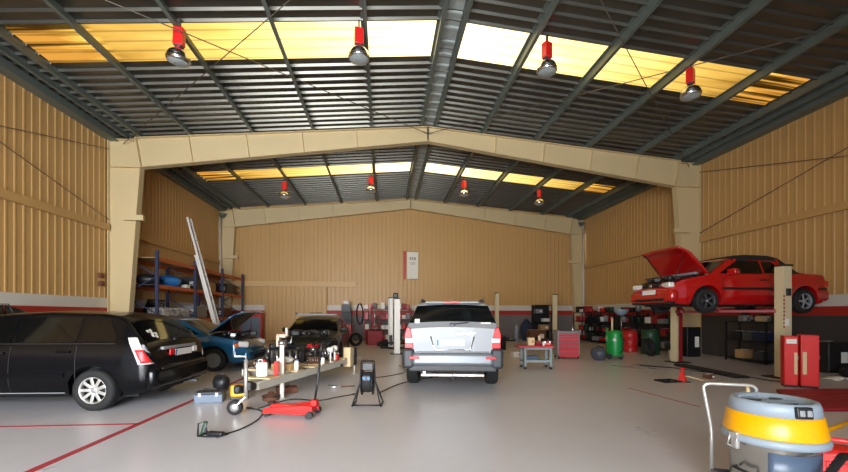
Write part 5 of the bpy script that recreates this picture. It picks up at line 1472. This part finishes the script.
    # bent tube handle on the far side of the drum
    A, B = Vector((2.645, 2.95, 0)) - C, Vector((2.95, 2.85, 0)) - C
    TA, TB = Vector((2.575, 2.955, .87)) - C, Vector((2.905, 2.82, .87)) - C
    w_ = (TB - TA).normalized()
    hp = [A + Vector((0, 0, .16)), A + Vector((0, 0, .46)), A.lerp(TA, .08) + Vector((0, 0, .46)), TA + Vector((.008, 0, -.06)), TA + Vector((.002, 0, -.025)), TA + w_ * .02 + Vector((0, 0, -.005)), TA + w_ * .05, TB - w_ * .05, TB - w_ * .02 + Vector((0, 0, -.005)), TB + Vector((.002, 0, -.025)), TB + Vector((.005, 0, -.06)), B + Vector((0, 0, .46)), B + Vector((0, 0, .16))]
    m = MB(); m.tube(hp, .0135, 12); m.build('push_handle', M_alu, t)
    m = MB(); m.bar(A + Vector((0, 0, .17)), A * .55 + Vector((0, 0, .16)), .03, .02); m.bar(B + Vector((0, 0, .17)), B * .55 + Vector((0, 0, .16)), .03, .02); m.bar(A + Vector((0, 0, .17)), B + Vector((0, 0, .17)), .02, .02); m.build('handle_bracket', M_darkgrey, t)
vacuum()
def red_crate():
    p = Vector((3.42, 2.60, 0))
    t = thing('fuel_can', 'bright red plastic fuel can on the floor behind the vacuum cleaner', 'fuel can', p, -.75); t.scale = (.86, .86, .86)
    m = MB(); m.box((0, 0, .26), (.44, .30, .50), bev=.05); m.build('body', M_redb, t)
    m = MB(); m.tube([(-.16, 0, .49), (-.15, 0, .565), (.05, 0, .565), (.06, 0, .49)], .022, 10); m.build('grip', M_redb, t)
    m = MB(); m.lathe([(.035, .50), (.04, .53), (.04, .56), (.03, .57), (0, .57)], (.15, 0, 0), seg=18); m.build('cap', M_redpost, t)
    for s in (-1, 1):
        m = MB(); m.box((0, s * .152, .26), (.3, .012, .3), bev=.005); m.build('embossed_panel', M_redb, t)
red_crate()
a, b = GP(806, 441), GP(872, 415)
t = thing('broom', 'yellow broom handle lying on the floor behind the vacuum cleaner', 'broom', a)
m = MB(); m.cyl(Vector((0, 0, .024)), b - a + Vector((0, 0, .024)), .022, 12); m.build('pole', M_yellow, t)
m = MB(); m.box((0, 0, .05), (.12, .4, .05), rotz(.1), bev=.01); m.build('brush_head', M_yellow, t)
m = MB(); m.box((-.0, 0, .0145), (.1, .38, .029), rotz(.1)); m.build('bristle_block', M_black, t)

# ------------------------------------------------------------------ along the back wall
def banner():
    t = thing('wall_banner', 'white hanging banner with red edge high on the back wall', 'banner', (1.5, Y2 - .05, 3.36))
    m = MB(); m.box((.10, 0, .78), (.62, .01, 1.5)); w = m.build('sheet', M_paper, t)
    m = MB(); m.box((-.34, -.004, .78), (.15, .012, 1.54)); m.build('red_strip', M_red, t)
    m = MB(); m.cyl((-.42, -.01, 1.55), (.42, -.01, 1.55), .014, 8); m.cyl((-.21, -.01, .02), (.42, -.01, .02), .012, 8); m.build('hanging_rod_edge', M_grey, t)
    m = MB()
    for x, z, a, b in ((-.02, 1.16, .09, .13), (.10, 1.2, .10, .06), (.11, 1.11, .07, .07), (.23, 1.16, .08, .15)): m.box((x, -.008, z), (a, .006, b))
    for k in range(2): m.box((.1, -.008, .92 - .07 * k), (.36 - .1 * k, .006, .022))
    m.build('printed_mark', pm('faded_print', '#8f7f7c', .7, 0, .1, 8), w)
banner()
def cupboard(name, label, c, size, frame, door):
    t = thing(name, label, 'cabinet', c); w, d, h = size
    m = MB(); m.box((0, 0, h / 2), size, bev=.012); m.build('carcass', frame, t)
    for s in (-1, 1):
        m = MB(); m.box((s * w * .235, -d / 2 - .01, h * .47), (w * .44, .02, h * .78), bev=.006); dd = m.build('door', door, t)
        m = MB(); m.box((s * w * .05, -d / 2 - .03, h * .5), (.02, .03, .14), bev=.006); m.build('handle', M_steel, dd)
    m = MB(); m.box((0, 0, h + .03), (w * 1.02, d * 1.02, .06), bev=.01); m.build('top_board', M_white, t)
    return t
cupboard('tool_cupboard', 'red cupboard with slate doors and white top behind the raised blue bonnet', (-6.7, 21.1, 0), (1.0, .5, 1.5), M_red, M_toolblue)
def tester():
    t = thing('diagnostic_trolley', 'black screen on a red wheeled cabinet by the back wall, white unit on top', 'trolley', (-1.95, 20.9, 0))
    m = MB(); m.box((0, 0, .52), (.58, .5, .78), bev=.012); m.build('cabinet', M_red, t)
    for k in range(3):
        m = MB(); m.box((0, -.255, .25 + k * .25), (.52, .02, .21), bev=.005); d = m.build('drawer', M_red, t)
        m = MB(); m.box((0, -.272, .32 + k * .25), (.3, .02, .02)); m.build('drawer_pull', M_steel, d)
    m = MB(); m.box((0, .2, 1.35), (.5, .05, .92)); m.box((0, .05, 1.12), (.56, .4, .03)); m.build('stand', M_darkgrey, t)
    m = MB(); m.box((0, -.02, 1.74), (.48, .09, .40), bev=.015); s = m.build('monitor', M_black, t)
    m = MB(); m.box((0, -.068, 1.74), (.42, .006, .33)); m.build('screen', M_black, s)
    m = MB(); m.box((0, .06, 2.05), (.30, .24, .18), bev=.03); m.box((0, .18, 1.88), (.34, .04, .3)); m.build('printer_unit', M_white, t)
    for x in (-.24, .24):
        for y in (-.2, .2): m = MB(); m.cyl((x, y - .02, .065), (x, y + .02, .065), .065, 14); m.build('caster', M_rubber, t)
tester()
t = thing('hose_loop', 'black hose hanging in a long loop on the back wall beside the black screen', 'hose', (-1.3, Y2 - .12, 0))
m = MB(); m.tube([(.17 * sin(a) * (1 if abs(a) > .8 else .9), -.03, 1.45 + .55 * cos(a)) for a in [2 * pi * k / 28 for k in range(28)]], .035, 8, closed=True); m.build('hose_ring', M_rubber, t)
m = MB(); m.cyl((0, .07, 1.93), (0, -.09, 1.93), .02, 8); m.build('wall_hook', M_steel, t)
r = random.Random(10)
for i, (x, nm) in enumerate(((-.62, 'beside the black hose loop'), (.22, 'behind the white lift posts'), (1.10, 'beside the silver car'))):
    f = shelf_unit('spares_rack', 'red-framed spares rack against the back wall, ' + nm, (x, 21.2, 0), (.80, .5, 1.72), 4, M_redpost, 0, 'red spares racks on the back wall', False)
    for k in range(4):
        xx = -.36; seen = set()
        for q in range(3):
            mt, cn = r.choice([c for c in ((M_white, 'white'), (M_red, 'red'), (M_black, 'black'), (M_paper, 'cream'), (M_redpost, 'wine red'), (M_grey, 'grey')) if c[1] not in seen]); seen.add(cn)
            w = r.uniform(.16, .205); h = r.uniform(.14, .36)
            carton('spares_box', '%s box on the %s shelf of the red-framed rack %s' % (cn, lev[k], nm), 'box', f(xx + w / 2, r.uniform(-.05, .05), k), (w, r.uniform(.26, .38), h), mt, 0, 'boxes on the red spares racks', flap=False)
            xx += w + .03
def tyre_changer():
    t = thing('tyre_changer', 'dark red tyre changing machine with upright arm before the spares racks', 'machine', (-.45, 18.6, 0), .2)
    m = MB(); m.box((0, 0, .34), (.7, .6, .66), bev=.03); m.build('body', M_redpost, t)
    m = MB(); m.lathe([(.05, .66), (.05, .74), (.30, .75), (.31, .78), (.05, .79), (0, .79)], (.05, -.02, 0), seg=26); m.build('turntable', M_steel, t)
    m = MB(); m.box((0, .36, .9), (.14, .14, 1.78), bev=.01); m.build('column', M_redpost, t)
    m = MB(); m.bar((0, .36, 1.62), (.02, -.05, 1.62), .09, .09, bev=.01); m.cyl((.02, -.05, 1.7), (.02, -.05, .98), .03, 12); m.lathe([(.06, .9), (.07, .95), (.03, 1.0)], (.02, -.05, 0), seg=12); m.build('mounting_arm', M_steel, t)
    m = MB(); m.box((.2, -.33, .1), (.12, .12, .03)); m.build('pedal', M_black, t)
tyre_changer()
tyre('loose_tyre', 'tyre standing against the dark red tyre changing machine', (-1.25, 17.9, .30), .30, .19, rotz(.3) @ rotx(pi / 2 - .12))
tyre('loose_tyre', 'tyre lying flat on the floor in front of the tyre changing machine', (.0, 17.75, .1), .30, .2, rotx(0))
t = thing('roof_bar', 'long pale metal bar lying across the roof of the dark hatchback', 'bar', (-2.08, 13.0, 1.402))
m = MB(); m.bar((-.72, 0, .02), (.56, .05, .02), .04, .035, bev=.008); m.build('profile', M_grey, t)
m = MB(); m.box((-.70, 0, .045), (.05, .09, .09), bev=.01); m.build('end_clamp', M_darkgrey, t)
m = MB(); m.bar((-.3, .01, .065), (.1, .03, .075), .03, .02); m.build('rubber_strip', M_rubber, t)
for k, (z, lb) in enumerate(((2.60, 'upper of two small dark red switch boxes on the wall before the big column'), (2.36, 'lower of two small dark red switch boxes on the wall before the big column'))):
    t = thing('switch_box', lb, 'switch box', (XL + .05, 12.9, z))
    m = MB(); m.box((0, 0, 0), (.09, .14, .16), bev=.01); m.build('casing', M_rust, t)
    m = MB(); m.cyl((.045, 0, .02), (.065, 0, .02), .025, 12); m.build('button', M_redpost, t)
# loose rusty parts below the drawbar
t = thing('brake_drum', 'rusty brake drum on the floor beneath the trailer drawbar', 'brake drum', GP(268, 401) + Vector((.02, .1, 0)))
m = MB(); m.lathe([(.13, 0), (.135, .01), (.13, .08), (.10, .09), (.05, .10), (.045, .13), (0, .13)], seg=26); m.build('drum', M_rust, t)
m = MB(); m.lathe([(.139, .055), (.145, .06), (.145, .075), (.139, .08)], seg=26, cap=False); m.build('wear_ring', M_iron, t)
carton('parts_tray', 'rusty low tray of parts on the floor under the front of the trailer', 'tray', GP(276, 396) + Vector((.1, .35, 0)), (.36, .26, .10), M_rust, .3, flap=False)
